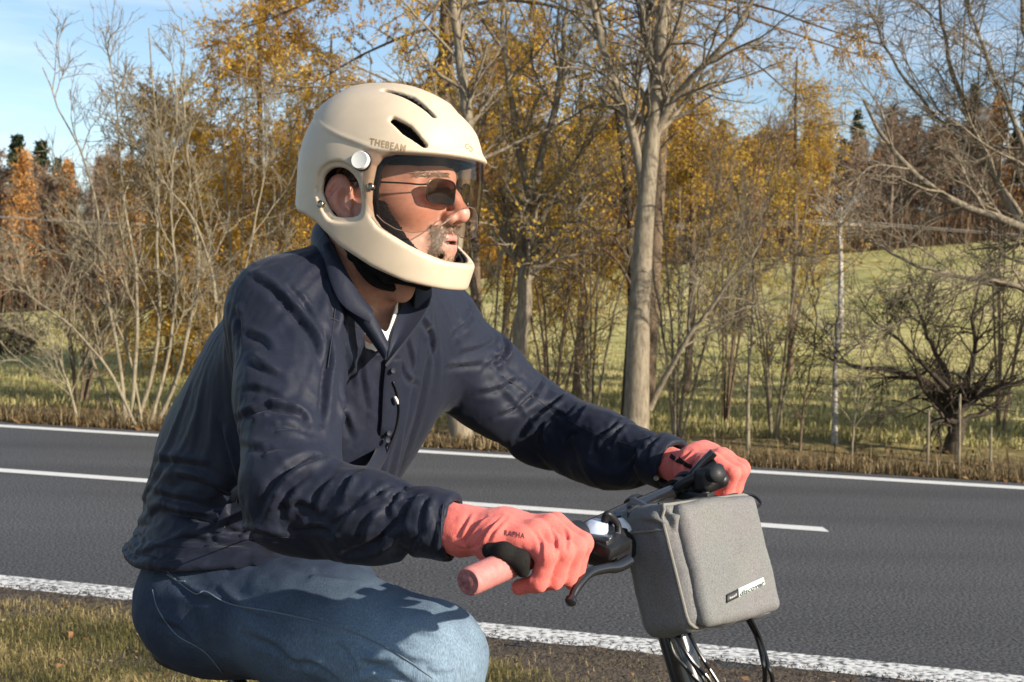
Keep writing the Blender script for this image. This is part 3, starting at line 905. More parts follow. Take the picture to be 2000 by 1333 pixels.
# --- small round tree at the far left
limb_tree('bare_tree', 'small rounded bare tree standing in the field at the left edge', 39,
    [(pxp([(2, 790), (4, 750), (6, 715)], 30.0), 0.13, 0.10, 0.5)] + [(pxp([(5, 735), (5 + dx * 0.5, 690), (5 + dx, 645 - abs(dx) * -0.3)], 30.0), 0.05, 0.012, 0.1) for dx in (-60, -35, -10, 20, 45, 65)],
    B_DARK, 30, 9, 6, 4, (0.6, 1.2), (0.3, 0.7), (0.2, 0.4), rm=0.008, twig=B_BROWN)

# --- thin bushes filling the verge between the trunks
BUSH = [(1085, 15.6, 3.0, 'thin bare bush between the two grey trunks', B_BROWN), (1160, 17.0, 3.6, 'brown twiggy bush left of the tall grey trunk', B_PALE), (1330, 15.8, 3.4, 'pale twiggy bush right of the tall grey trunk', B_PALE),
        (1420, 17.5, 3.8, 'open brown bush beyond the far gloved hand', B_BROWN), (1520, 16.0, 3.2, 'pale bush left of the birch', B_PALE), 
        (1960, 17.5, 3.6, 'brown bush behind the right side of the apple tree', B_BROWN), (790, 16.0, 2.4, 'low brown bush under the far sleeve', B_BROWN), (470, 17.0, 4.6, 'tall thin bush between the pale stems and the rider', B_PALE),
        (160, 18.0, 3.0, 'low bush behind the left of the pale stems', B_BROWN), (960, 17.0, 3.6, 'twiggy bush behind the chin bar of the helmet', B_PALE)]
for k, (px, dd, hh, lb, bk) in enumerate(BUSH):
    r = np.random.default_rng(120 + k)
    b0 = gp_(px, dd)
    stems = []
    for q in range(6):
        a = r.uniform(0, 2 * math.pi); o_ = np.array([math.cos(a), math.sin(a) * 0.6, 0]) * r.uniform(0.25, 0.75) * hh * 0.42
        stems.append(([b0 - UP * 0.05 + o_ * 0.06, b0 + o_ * 0.35 + UP * hh * 0.35, b0 + o_ * 0.8 + UP * hh * 0.7, b0 + o_ * 1.15 + UP * hh * r.uniform(0.85, 1.05)], 0.020 * r.uniform(0.7, 1.2), 0.006, 0.12))
    lf = (1, 0.05) if k % 3 == 1 else None
    limb_tree('bare_bush', lb, 140 + k, stems, bk, dd, 7, 5, 3, (0.4, 1.2), (0.25, 0.6), (0.12, 0.35), leafy=lf, leafm=L_YEL, ang=(18, 50), upb=0.2)

# ---------------------------------------------------------------- larches in gold
def larch(name, label, seed, base, top_h, spread, n_br, needles, size, bark=B_BROWN, leafm=L_GOLD, lean=(0, 0), low=0.12, hang=0.5, thin=1.0, r0=0.15, group=None, second=7):
    r = np.random.default_rng(seed)
    base = np.asarray(base, float)
    t = np.linspace(0, 1, 18)
    p = base + np.stack([lean[0] * t ** 1.5 + 0.05 * np.sin(t * 5), lean[1] * t, top_h * t], 1)
    R = r0 * (1 - t) ** 0.9 + 0.02
    h = r.uniform(low, 0.97, n_br)
    st = np.stack([np.interp(h, t, p[:, k]) for k in range(3)], 1)
    az = r.uniform(0, 2 * math.pi, n_br)
    L_ = spread * (1.02 - h) ** 0.75 * r.uniform(0.6, 1.15, n_br)
    m = 10
    d = np.stack([np.cos(az), np.sin(az), r.uniform(-0.12, 0.22, n_br)], 1)
    A = np.zeros((n_br, m, 3)); A[:, 0] = st
    for k in range(1, m):
        s = k / (m - 1)
        d = unit(d + r.normal(0, 0.05, d.shape) + np.array([0, 0, -0.18 + 0.30 * s]))
        A[:, k] = A[:, k - 1] + d * (L_ / (m - 1))[:, None]
    rb = np.maximum(0.008 + 0.0055 * L_, 0.010)
    RA_ = rb[:, None] * np.linspace(1, 0.25, m)
    B, RB = sprout(A, RA_, second, 0.12, 0.98, (35, 75), (0.5, 1.3), 0.5, 7, r, -0.35, 0.10, lpow=0.4, rmin=0.006)
    C, RC = sprout(B, RB, 5, 0.1, 0.98, (25, 70), (0.25, 0.7), 0.6, 5, r, -hang * 2.0, 0.10, lpow=0.3, rmin=0.004)
    fol = [leaves(C, needles, size, r, 0.0, 0.025, 0.38, droop=0.8), leaves(B, max(1, needles), size, r, 0.1, 0.02, 0.38, droop=0.6)]
    return mk_tree(name, base, [(p[None], R[None], 12)], [(A, RA_, 5), (B, RB, 4), (C, RC, 3)], fol, bark, leafm, label, group=group)
larch('larch_tree', 'big golden larch with long drooping boughs above the rider', 41, gp_(842, 19.5), 15.0, 6.2, 72, 22, 0.058, lean=(0.3, 0), r0=0.12, low=0.28, second=10)
larch('larch_tree', 'rusty larch with long boughs behind the tall grey trunk', 42, gp_(1268, 21.0), 15.5, 5.2, 66, 18, 0.058, lean=(0.4, 0), r0=0.11, low=0.32, leafm=L_RUST, second=9)
larch('larch_tree', 'bright orange larch filling the gap left of the helmet', 43, gp_(500, 24.0), 7.4, 2.9, 80, 18, 0.058, r0=0.07, low=0.06, hang=0.2)
larch('larch_tree', 'lower amber larch behind the clump of pale stems', 44, gp_(330, 26.0), 5.6, 2.6, 70, 18, 0.058, r0=0.07, low=0.06, leafm=L_GOLD, hang=0.2)
larch('larch_tree', 'golden larch close behind the shoulder of the rider', 45, gp_(640, 27.0), 6.8, 2.7, 66, 16, 0.058, r0=0.07, low=0.06, leafm=L_GOLD, hang=0.2)
larch('larch_tree', 'young yellow larch between the two grey trunks', 46, gp_(1130, 22.0), 5.4, 2.2, 54, 12, 0.058, r0=0.06, low=0.34, leafm=L_YEL, hang=0.1)
larch('larch_tree', 'young yellow larch just right of the tall grey trunk', 47, gp_(1345, 24.0), 5.6, 2.0, 48, 10, 0.058, r0=0.06, low=0.38, leafm=L_YEL, hang=0.1)
larch('larch_tree', 'golden larch behind the visor of the helmet', 48, gp_(985, 26.0), 6.8, 2.6, 64, 16, 0.058, r0=0.06, low=0.36, leafm=L_GOLD, hang=0.2)
larch('larch_tree', 'sparse yellow larch left of the pale birch', 49, gp_(1545, 30.0), 7.2, 2.6, 44, 10, 0.058, r0=0.06, low=0.36, leafm=L_YEL, hang=0.1)

# ---------------------------------------------------------------- the wood on the hill: a few kinds, many individuals
def proto_bare(seed, h, leafm=None, nl=0):
    r = np.random.default_rng(seed)
    t = np.linspace(0, 1, 12)
    p = np.stack([0.25 * np.sin(t * 3 + seed), 0.2 * np.sin(t * 4 + 2 * seed), h * 0.92 * t], 1)[None]
    R = (0.16 * (1 - t) + 0.03)[None]
    A, RA_ = sprout(p, R, 30, 0.22, 0.98, (20, 60), (1.8, 3.8), 0.45, 8, r, 0.10, 0.12, upb=0.35, rmin=0.03)
    B, RB = sprout(A, RA_, 8, 0.15, 0.98, (20, 60), (0.7, 1.8), 0.5, 5, r, 0.05, 0.15, upb=0.25, rmin=0.022)
    C, RC = sprout(B, RB, 4, 0.15, 0.98, (20, 60), (0.4, 1.0), 0.6, 4, r, 0.0, 0.15, upb=0.15, rmin=0.018)
    fol = [leaves(C, nl, 0.24, r, 0.1, 0.08, 0.6)] if nl else []
    return [(p, R, 7)], [(A, RA_, 4), (B, RB, 3), (C, RC, 3)], fol
def proto_spruce(seed, h):
    r = np.random.default_rng(seed)
    t = np.linspace(0, 1, 10)
    p = np.stack([0 * t, 0 * t, h * t], 1)[None]
    R = (0.17 * (1 - t) + 0.02)[None]
    n = 150
    hh = r.uniform(0.12, 0.99, n) ** 0.9
    az = r.uniform(0, 2 * math.pi, n)
    L_ = (0.24 * h * (1.03 - hh) ** 0.9 * r.uniform(0.75, 1.15, n))
    A = np.zeros((n, 6, 3)); A[:, 0, 2] = hh * h
    d = np.stack([np.cos(az), np.sin(az), 0.15 - 0.4 * (1 - hh)], 1)
    for k in range(1, 6):
        d = unit(d + np.array([0, 0, 0.06]) + r.normal(0, 0.04, d.shape))
        A[:, k] = A[:, k - 1] + d * (L_ / 5)[:, None]
    RA_ = np.full((n, 6), 0.03) * np.linspace(1, 0.3, 6)
    fol = [leaves(A, 26, 0.42, r, 0.12, 0.14, 0.40, droop=0.7)]
    return [(p, R, 7)], [(A, RA_, 3)], fol
def proto_larch(seed, h):
    tr, cr_, fo_ = proto_spruce(seed, h)
    r = np.random.default_rng(seed + 1)
    return tr, cr_, [leaves(cr_[0][0], 18, 0.34, r, 0.12, 0.16, 0.42, droop=0.7)]
L_SPR = leafmat('spruce_needles', [(0, (0.012, 0.020, 0.009)), (0.5, (0.035, 0.050, 0.020)), (1, (0.075, 0.090, 0.035))], 0.2)
L_ORA = leafmat('orange_larch_needles', [(0, (0.22, 0.10, 0.035)), (0.5, (0.46, 0.23, 0.07)), (1, (0.60, 0.36, 0.14))], 0.35)
L_BRN = leafmat('withered_leaves', [(0, (0.11, 0.065, 0.038)), (0.5, (0.25, 0.155, 0.09)), (1, (0.40, 0.27, 0.16))], 0.3)
B_WOOD = barkmat('wood_bark', (0.12, 0.088, 0.066), (0.30, 0.23, 0.175), 6, 0.3)
PROTO = {}
def proto(kind, seed, h):
    z0 = np.zeros(3)
    if kind == 'spruce': tr, c, f = proto_spruce(seed, h); lm, nm, lb, gpn = L_SPR, 'spruce_tree', 'dark green spruce in the wood on the hill', 'spruces in the far wood'
    elif kind == 'larch': tr, c, f = proto_larch(seed, h); lm, nm, lb, gpn = L_ORA, 'larch_tree', 'orange larch in the wood beyond the field', 'larches in the far wood'
    elif kind == 'brown': tr, c, f = proto_bare(seed, h, L_BRN, 2); lm, nm, lb, gpn = L_BRN, 'oak_tree', 'brown tree keeping some withered leaves in the far wood', 'brown trees in the far wood'
    else: tr, c, f = proto_bare(seed, h); lm, nm, lb, gpn = None, 'bare_tree', 'bare grey-brown tree in the wood beyond the field', 'bare trees in the far wood'
    o = mk_tree(nm, z0, tr, c, f, B_WOOD, lm, lb, 'tree', gpn)
    return o
for kind, seeds, h in (('spruce', (1, 2), 13.0), ('larch', (3, 4), 11.5), ('brown', (5, 6), 11.0), ('bare', (7, 8, 9), 11.5)):
    PROTO[kind] = [[proto(kind, s, h), False] for s in seeds]
WHERE = {'spruce': 'dark green spruce ', 'larch': 'orange larch ', 'brown': 'brown tree keeping withered leaves ', 'bare': 'bare grey-brown tree '}
def plant(kind, x, y, sc, r, where='in the far wood'):
    e = PROTO[kind][r.integers(len(PROTO[kind]))]
    if not e[1]:
        o, e[1] = e[0], True
    else:
        o = e[0].copy(); COL.objects.link(o)
        for ch in e[0].children:
            c = ch.copy(); COL.objects.link(c); c.parent = o
    o['label'] = WHERE[kind] + where
    o['group'] = {'spruce': 'spruces ', 'larch': 'larches ', 'brown': 'brown leafy trees ', 'bare': 'bare trees '}[kind] + where
    z = float(hill(np.array([x]), np.array([y]))[0])
    o.location = (x, y, z - 0.1)
    o.rotation_euler = (0, 0, r.uniform(0, 6.28))
    o.scale = (sc * r.uniform(0.9, 1.15), sc * r.uniform(0.9, 1.15), sc)
r = np.random.default_rng(77)
# edge of the wood: nearer on the left, farther up the hill on the right
for row in range(7):
    n_ = 40 if row < 5 else 34
    for k in range(n_):
        a = -0.52 + 1.04 * (k + r.uniform(-0.4, 0.4)) / (n_ - 1)
        dist = np.interp(a, [-0.5, -0.2, 0.1, 0.5], [88, 92, 104, 112]) + row * 5.0 + r.uniform(-2.5, 2.5)
        if row < 2: kind = r.choice(['bare', 'bare', 'brown', 'brown', 'larch']) if a > -0.28 else r.choice(['bare', 'bare', 'brown', 'bare', 'larch'])
        elif row < 4: kind = r.choice(['bare', 'brown', 'larch', 'larch', 'bare', 'brown'])
        elif row < 5: kind = r.choice(['brown', 'larch', 'larch', 'spruce'])
        else: kind = r.choice(['spruce', 'spruce', 'spruce', 'larch'])
        sc = r.uniform(0.72, 1.0) * (1.05 if kind != 'spruce' else 1.12) * np.interp(a, [-0.5, -0.15, 0.2, 0.5], [1.0, 0.95, 0.95, 1.1])
        plant(kind, a * dist, dist, sc, r, 'along the front edge of the far wood' if row < 2 else ('in the middle of the far wood' if row < 5 else 'on the crest behind the far wood'))
# the wood goes on to both sides of the view
for k in range(44):
    sgn = -1 if k % 2 else 1
    a = sgn * r.uniform(0.53, 0.85)
    dist = (92 if sgn < 0 else 113) + r.uniform(0, 30)
    kind = r.choice(['bare', 'brown', 'larch', 'spruce'])
    plant(kind, a * dist, dist, r.uniform(0.8, 1.05), r, 'where the far wood runs on past the field')
# roadside trees farther along, beyond the right of the view: their long shadows fall across the meadow
for k, (x, y, sc, kd) in enumerate(((11.6, 13.6, 0.62, 'spruce'), (12.6, 15.4, 0.70, 'spruce'), (13.8, 17.6, 0.66, 'larch'), (14.8, 19.4, 0.72, 'spruce'), (16.4, 21.8, 0.6, 'spruce'), (22.0, 27.5, 0.7, 'spruce'))):
    plant(kd, x, y, sc, r, 'by the road past the arching bare tree')
# brushwood along the edge of the wood
def edge_pts(n, r):
    a = r.uniform(-0.55, 0.55, n)
    dd = np.interp(a, [-0.5, -0.2, 0.1, 0.5], [85, 89, 101, 109]) + r.exponential(5.0, n) + 26 * (r.uniform(0, 1, n) < 0.4) * r.uniform(0, 1, n)
    return np.stack([a * dd, dd], 1)
V, F, n = blades(30000, edge_pts, hill, 0.8, 4.2, 0.045, 15, 0.7)
bw = mk('brushwood', V, F, None, leafmat('brushwood', [(0, (0.06, 0.04, 0.028)), (0.5, (0.16, 0.10, 0.06)), (0.8, (0.26, 0.16, 0.085)), (1, (0.36, 0.24, 0.13))], 0.2), smooth=False)
tone(bw, np.repeat(np.clip(np.random.default_rng(10).normal(0.45, 0.25, n), 0, 1), 5))
tag(bw, 'brown brushwood along the edge of the wood', 'brushwood', kind='stuff')
for kind, L_ in PROTO.items():
    for e in L_:
        if not e[1]:
            for ch in list(e[0].children): bpy.data.objects.remove(ch)
            bpy.data.objects.remove(e[0])

# ---------------------------------------------------------------- pole line across the field
pole_m = mat('weathered_pole', (0.34, 0.31, 0.26), 0.9, var=0.3, vs=8, bump=0.4, bs=40)
wire_m = mat('wire', (0.30, 0.29, 0.27), 0.6)
pb = gp_(1644, 48.0)
pole = empty('utility_pole', pb, 'pale wooden pole with a crossarm standing in the field', 'pole')
top_ = P(1641, 408, 48.0)
MB().tube([pb - UP * 0.3, (pb + top_) / 2, top_], [0.11, 0.10, 0.085], 12).build('pole_shaft', pole_m, pole)
cz_ = P(1641, 438, 48.0)
MB().box(cz_, (0.75, 0.05, 0.05)).build('crossarm', pole_m, pole)
for s_ in (-0.65, 0.65):
    MB().lathe(cz_ + np.array([s_, 0, 0.05]), UP, [(0, 0.03), (0.02, 0.05), (0.09, 0.05), (0.12, 0.02), (0.12, 0)], 10).build('insulator', wire_m, pole)
for s_ in (-0.65, 0.65):
    for e_ in (-1, 1):
        a = cz_ + np.array([s_, 0, 0.13]); b = a + np.array([e_ * 38.0, 2.0 * e_, 0.4 * e_])
        t = np.linspace(0, 1, 16)[:, None]
        MB().tube(a * (1 - t) + b * t - UP * (4 * 0.7 * t * (1 - t)), 0.011, 5).build('wire', wire_m, pole)
# ================================================================ the rider's head, in its own frame
HYAW, HPIT = math.radians(25), math.radians(0)
H_F = np.array([math.cos(HYAW), -math.sin(HYAW), 0.0])       # forward
H_L = np.array([math.sin(HYAW), math.cos(HYAW), 0.0])        # to his left
H_U = np.array([0, 0, 1.0])
HR = np.stack([H_F, H_L, H_U])                                # rows: local axes
HDEP = 2.03
HS = HDEP / 1.95                                              # size of the head frame
H_O = P(735, 395, HDEP)
def h2w(p): return np.asarray(p, float) * HS @ HR + H_O
def w2h(p): return (np.asarray(p, float) - H_O) @ HR.T / HS
def hpix(px, py, y=0.0):
    """local point where the pixel ray meets the plane local-y = y"""
    o, d = ray(px, py)
    o, d = w2h(o), d @ HR.T / HS
    return o + d * ((y - o[1]) / d[1])
PERSON_BASE = np.array([P(460, 1060, 2.25)[0], P(460, 1060, 2.25)[1], 0.0])
person = empty('person', PERSON_BASE, 'man in navy jacket, blue jeans and coral gloves riding beside the road', 'person')

# ---- head
g = G((-0.13, -0.11, -0.235), (0.17, 0.11, 0.17), 0.0021)
skull = g.ell((0.005, 0, 0.062), (0.1, 0.076, 0.098))
face = g.ell((0.043, 0, 0.0), (0.078, 0.067, 0.098))
d = smin(skull, face, 0.03)
jaw = g.ell((0.052, 0, -0.066), (0.066, 0.058, 0.042))
d = smin(d, jaw, 0.025)
d = smin(d, g.sph((0.103, 0, -0.085), 0.021), 0.022)
for s in (-1, 1):
    d = smin(d, g.ell((0.075, s * 0.044, -0.012), (0.034, 0.024, 0.026)), 0.02)
    d = smin(d, g.cone((0.020, s * 0.058, -0.03), (0.078, s * 0.035, -0.085), 0.018, 0.016), 0.025)   # jaw line
    d = smin(d, g.cone((0.086, s * 0.042, 0.030), (0.112, s * 0.008, 0.034), 0.0125, 0.012), 0.014)     # brow
    d = smax(d, -g.ell((0.118, s * 0.034, 0.010), (0.018, 0.019, 0.013)), 0.014)                        # socket
    d = smin(d, g.sph((0.0925, s * 0.033, 0.011), 0.0135), 0.003)
    d = smin(d, g.cone((0.0985, s * 0.020, 0.0165), (0.094, s * 0.044, 0.0165), 0.005), 0.006)          # upper lid
# nose
d = smin(d, g.chain([(0.113, 0, 0.026), (0.128, 0, 0.004), (0.139, 0, -0.015)], [0.0095, 0.0095, 0.0115], 0.006), 0.010)
d = smin(d, g.sph((0.1405, 0, -0.0195), 0.0118), 0.006)
for s in (-1, 1):
    d = smin(d, g.ell((0.1265, s * 0.0125, -0.0245), (0.0135, 0.0085, 0.0095)), 0.005)
    d = smax(d, -g.ell((0.134, s * 0.0065, -0.0345), (0.0065, 0.0038, 0.0055)), 0.003)
    d = smax(d, -g.cone((0.121, s * 0.021, -0.026), (0.103, s * 0.036, -0.055), 0.0028), 0.008)          # fold beside the mouth
# mouth, a little open
d = smin(d, g.ell((0.106, 0, -0.056), (0.021, 0.031, 0.026)), 0.018)
up = g.chain([(0.108, -0.026, -0.0575), (0.1235, -0.009, -0.0515), (0.1245, 0, -0.0525), (0.1235, 0.009, -0.0515), (0.108, 0.026, -0.0575)], [0.003, 0.0058, 0.0052, 0.0058, 0.003])
lo = g.chain([(0.107, -0.024, -0.0605), (0.1215, -0.009, -0.0675), (0.1225, 0, -0.0685), (0.1215, 0.009, -0.0675), (0.107, 0.024, -0.0605)], [0.003, 0.0068, 0.0072, 0.0068, 0.003])
lips = np.minimum(up, lo)
d = smin(d, lips, 0.005)
gap = g.ell((0.124, 0, -0.0595), (0.012, 0.0165, 0.0022))
d = smax(d, -gap, 0.002)
d = smax(d, -g.cone((0.115, -0.016, -0.0785), (0.115, 0.016, -0.0785), 0.004), 0.010)                     # under the lip
# ears
for s in (-1, 1):
    ca, sa = math.cos(0.32), math.sin(0.32) * s
    Me = np.array([[ca, -sa * 1.0, 0], [sa, ca, 0], [0, 0, 1.0]])
    e = g.ell((-0.012, s * 0.083, 0.0), (0.021, 0.0085, 0.0335), Me)
    e = smax(e, -g.ell((0.001, s * 0.0900, -0.004), (0.0110, 0.010, 0.018), Me), 0.003)
    e = smax(e, -g.cone((-0.0225, s * 0.0915, 0.004), (-0.006, s * 0.0905, 0.0240), 0.0034), 0.003)
    e = smin(e, g.ell((0.001, s * 0.082, -0.029), (0.009, 0.0055, 0.010), Me), 0.006)
    d = smin(d, e, 0.008)
# neck, leaning back to the shoulders
nb = w2h(P(716, 590, 2.085))
d = smin(d, g.loft([(-0.012, 0, -0.03), nb * np.array([1, 0, 1]) * 0.55, nb], [0.055, 0.053, 0.060], [0.056, 0.053, 0.060], (0, 1, 0)), 0.03)
d = smin(d, g.ell((0.048, 0, -0.128), (0.017, 0.011, 0.018)), 0.03)                                        # larynx
Vh, Th, Qh = g.mesh(d)
# skin pigment at each vertex, from the shapes above
def near(f, V):
    i = np.clip(np.round((V - g.lo) / g.v).astype(int), 0, g.n - 1)
    return np.broadcast_to(f, tuple(g.n))[i[:, 0], i[:, 1], i[:, 2]]
x, y, z = Vh.T
col = np.tile(np.array([0.56, 0.295, 0.205]), (len(Vh), 1))
def blend(w, c):
    global col
    w = np.clip(w, 0, 1)[:, None]
    col = col * (1 - w) + np.array(c) * w
nz_ = fbm(Vh * 60, 3)
blend(np.exp(-(((np.abs(y) - 0.05) / 0.02) ** 2 + ((z + 0.022) / 0.022) ** 2)) * 0.45, (0.56, 0.23, 0.155))
blend(np.exp(-(((x - 0.142) / 0.014) ** 2 + (y / 0.018) ** 2 + ((z + 0.02) / 0.017) ** 2)) * 0.85, (0.66, 0.25, 0.19))
blend(np.exp(-(((np.abs(y) - 0.09) / 0.013) ** 2)) * (x < 0.02) * 0.7, (0.50, 0.20, 0.15))
beard_w = np.clip((-0.018 - z) / 0.02 + 0.25 * nz_, 0, 1) * np.clip((z + 0.15) / 0.05, 0, 1) * (x > 0.0) * np.clip(1.1 - np.exp(-(((x - .085) / .03) ** 2 + ((np.abs(y) - 0.046) / 0.016) ** 2 + ((z + 0.018) / 0.030) ** 2)) * 1.8, 0, 1)
blend(beard_w * 0.40, (0.22, 0.14, 0.10))
blend(np.clip(1 - near(lips, Vh) / 0.0022, 0, 1), (0.53, 0.17, 0.155))
blend((near(gap, Vh) < 0.0010) * 1.0, (0.10, 0.03, 0.03))
blend(np.clip(nz_ - 0.15, 0, 1) * 0.25, (0.45, 0.20, 0.15))

m_skin = mat('skin', (0.5, 0.3, 0.2), 0.46, var=0.10, vs=140, bump=0.22, bs=900, bd=0.0008, attr='Col', spec=0.45)
_b = m_skin.node_tree.nodes['Principled BSDF']
_b.inputs['Subsurface Weight'].default_value = 0.12
_b.inputs['Subsurface Radius'].default_value = (0.006, 0.0022, 0.0012)
_b.inputs['Subsurface Scale'].default_value = 1.0
HEAD_V, HEAD_F3, HEAD_F4, HEAD_C = h2w(Vh), Th, Qh, col
BODY = None    # made with the clothes in the next part

# teeth
mb = MB()
for k in range(-3, 4):
    mb.box(h2w((0.1165 - 0.0011 * k * k, k * 0.0068, -0.0568)), (0.0024, 0.0032, 0.0042), HR, 0.0012)
m_teeth = mat('tooth_enamel', (0.72, 0.66, 0.52), 0.3)
TEETH = mb

# ---- hair: short and dark round the ears, beard and brows
m_hair = mat('dark_hair', (0.035, 0.024, 0.018), 0.55, var=0.3, vs=90)
m_beard = mat('beard_hair', (0.150, 0.098, 0.060), 0.6, var=0.5, vs=260)
hb = BVHTree.FromPolygons([Vector(v) for v in Vh], [tuple(f) for f in Qh] + [tuple(f) for f in Th])
def strands(sel, n, ln, wd, flow, seed, jit=0.35, lift=0.35):
    """thin curved hairs rooted on the head; flow(root) gives the direction in head space"""
    rs = np.random.default_rng(seed)
    idx = rs.choice(np.nonzero(sel)[0], n)
    V, F = [], []
    for q, i in enumerate(idx):
        r0 = Vh[i] + rs.normal(0, 0.0008, 3)
        h = hb.find_nearest(Vector(r0))
        nn = np.array(h[1])
        f = np.asarray(flow(r0), float) + rs.normal(0, jit, 3)
        f -= nn * (f @ nn)
        f /= np.linalg.norm(f) + 1e-9
        L = ln * rs.uniform(0.55, 1.25)
        w = np.cross(nn, f); w /= np.linalg.norm(w) + 1e-9
        w = w * wd * 0.5
        p0 = np.array(h[0]) - nn * 0.0005
        p1 = p0 + f * L * 0.5 + nn * L * lift * 0.6
        p2 = p0 + f * L + nn * L * lift * 0.5
        b = len(V)
        V += [p0 - w, p0 + w, p1 - w, p1 + w, p2]
        F += [(b, b + 1, b + 3), (b, b + 3, b + 2), (b + 2, b + 3, b + 4)]
    return h2w(np.array(V)), np.array(F)
lipd = near(lips, Vh)
stache = (np.abs(y) < 0.034) & (z < -0.0335) & (x > 0.090) & (lipd > 0.0020) & (z > -0.0525 - 2.2 * np.maximum(np.abs(y) - 0.019, 0))
gotee = (np.abs(y) < 0.034) & (z < -0.070) & (z > -0.108) & (x > 0.085) & (lipd > 0.0035)
sidem = (np.abs(y) > 0.0225) & (np.abs(y) < 0.034) & (z < -0.045) & (z > -0.095) & (x > 0.075) & (lipd > 0.003)
jawb = (x > 0.010) & (x < 0.095) & (z < -0.040) & (z > -0.112) & (z < -0.005 - 0.62 * x)
BEARD = [strands(stache, 2300, 0.0085, 0.00045, lambda r: (0.25, np.sign(r[1] + 1e-6) * 0.8, -0.7), 1),
         strands(gotee, 1300, 0.006, 0.00045, lambda r: (0.1, 0.1 * np.sign(r[1]), -1), 2),
         strands(sidem, 900, 0.007, 0.00045, lambda r: (0.0, 0.2 * np.sign(r[1]), -1), 3),
         strands(jawb, 3000, 0.0055, 0.0004, lambda r: (0.25, 0, -1), 4)]
brow = (np.abs(np.abs(y) - 0.031) < 0.024) & (np.abs(z - 0.0345 + 0.10 * np.maximum(np.abs(y) - 0.035, 0)) < 0.0038) & (x > 0.06)
BROW = [strands(brow, 620, 0.009, 0.00045, lambda r: (-0.15, np.sign(r[1]) * 1.0, 0.12), 5, 0.2, 0.25)]
scalp = (z > 0.018) & (z < 0.12) & (x < 0.052) & (np.abs(y) < 0.079)
HAIR = [strands(scalp | ((z > -0.05) & (x < -0.06)), 5200, 0.017, 0.0009, lambda r: (-0.55, 0, -0.8), 6, 0.25, 0.3)]

# ================================================================ helmet
helmet = empty('helmet', h2w((0.02, 0, -0.13)), 'matte beige full-face cycling helmet with tinted visor on the rider', 'helmet')
tz = [-0.20, -0.145, -0.125, -0.09, -0.04, 0.0, 0.041, 0.0575, 0.078, 0.1007, 0.123, 0.1455, 0.160, 0.1735]
ta = [0.125, 0.132, 0.136, 0.140, 0.139, 0.1365, 0.1355, 0.1350, 0.1355, 0.138, 0.137, 0.136, 0.135, 0.134]
tw = [0.090, 0.095, 0.099, 0.104, 0.111, 0.114, 0.1145, 0.1145, 0.114, 0.113, 0.112, 0.111, 0.110, 0.109]
tx = [-0.005, 0.0, 0.004, 0.011, 0.017, 0.0205, 0.0215, 0.0215, 0.021, 0.0200, 0.015, 0.0076, 0.004, 0.003]
g2 = G((-0.135, -0.135, -0.155), (0.20, 0.135, 0.195), 0.0021)
zz = np.linspace(-0.2, 0.2, 801)
def smooth_tab(t):
    k = np.exp(-0.5 * (np.arange(-24, 25) / 9.0) ** 2); k /= k.sum()
    return np.convolve(np.pad(np.interp(zz, tz, t), 24, mode='edge'), k, 'valid')
ZA, ZW, ZX = smooth_tab(ta), smooth_tab(tw), smooth_tab(tx)
Zg = g2.Z
def form(x, y, z):
    """outer form of the helmet: below 1 inside"""
    a, w, c = np.interp(z, zz, ZA), np.interp(z, zz, ZW), np.interp(z, zz, ZX)
    u = x - c
    return (np.abs(u) / a) ** np.where(u > 0, 2.55, 2.2) + (np.abs(y) / w) ** 2.25 + (np.maximum(z - 0.040, 0) / 0.1255) ** 2.0
f0 = (form(g2.X, g2.Y, Zg) + 1e-6) ** (1 / 2.15) - 1
O = g2.norm((f0 * 0.11).astype(np.float32))
# the upper cap stands a little proud of the lower shell, along a swept edge
capx = [-0.16, -0.115, -0.095, -0.065, -0.035, 0.0, 0.035, 0.06, 0.085, 0.12, 0.18]
capz = [0.180, 0.155, 0.135, 0.113, 0.096, 0.081, 0.069, 0.0605, 0.0585, 0.0575, 0.0575]
cz = np.interp(g2.X, capx, capz).astype(np.float32)
step = 1 / (1 + np.exp(-(Zg - cz) / 0.0011))
O2 = O - 0.0024 * step - 0.0008 * np.exp(-((Zg - cz - 0.004) / 0.003) ** 2)
# raised brow over the visor and sculpted ridges along the crown
O2 = O2 - 0.0042 * np.exp(-((Zg - 0.0605) / 0.008) ** 2) * np.clip((g2.X - 0.08) / 0.07, 0, 1)
rid = lambda yc, w: np.exp(-((np.abs(g2.Y) - yc) / w) ** 2)
crown = np.clip((Zg - 0.105) / 0.03, 0, 1)
yc = 0.034 + 0.10 * np.maximum(0.05 - g2.X, 0) * 0.25
O2 = O2 - 0.0036 * (1 / (1 + np.exp((np.abs(g2.Y) - yc) / 0.0016))) * crown * np.clip((g2.X + 0.05) / 0.02, 0, 1) * np.clip((0.115 - g2.X) / 0.01, 0, 1)
# fold line over the forehead plate
shell = smax(O2, -(O + 0.0165), 0.004)
# bottom edge
bot = [(-0.30, -0.005), (-0.105, -0.006), (-0.085, -0.020), (-0.060, -0.026), (-0.035, -0.038), (0.004, -0.070), (0.052, -0.098), (0.095, -0.117), (0.14, -0.129), (0.30, -0.135), (0.30, -0.4), (-0.30, -0.4)]
shell = smax(shell, -poly_sdf(g2.X, g2.Z, bot), 0.007)
# face opening
fo = [(0.30, 0.056), (0.085, 0.056), (0.070, 0.052), (0.060, 0.040), (0.055, 0.015), (0.054, -0.010), (0.0565, -0.028), (0.066, -0.043), (0.10, -0.066), (0.135, -0.086), (0.155, -0.092), (0.30, -0.095)]
shell = smax(shell, -poly_sdf(g2.X, g2.Z, fo), 0.006)
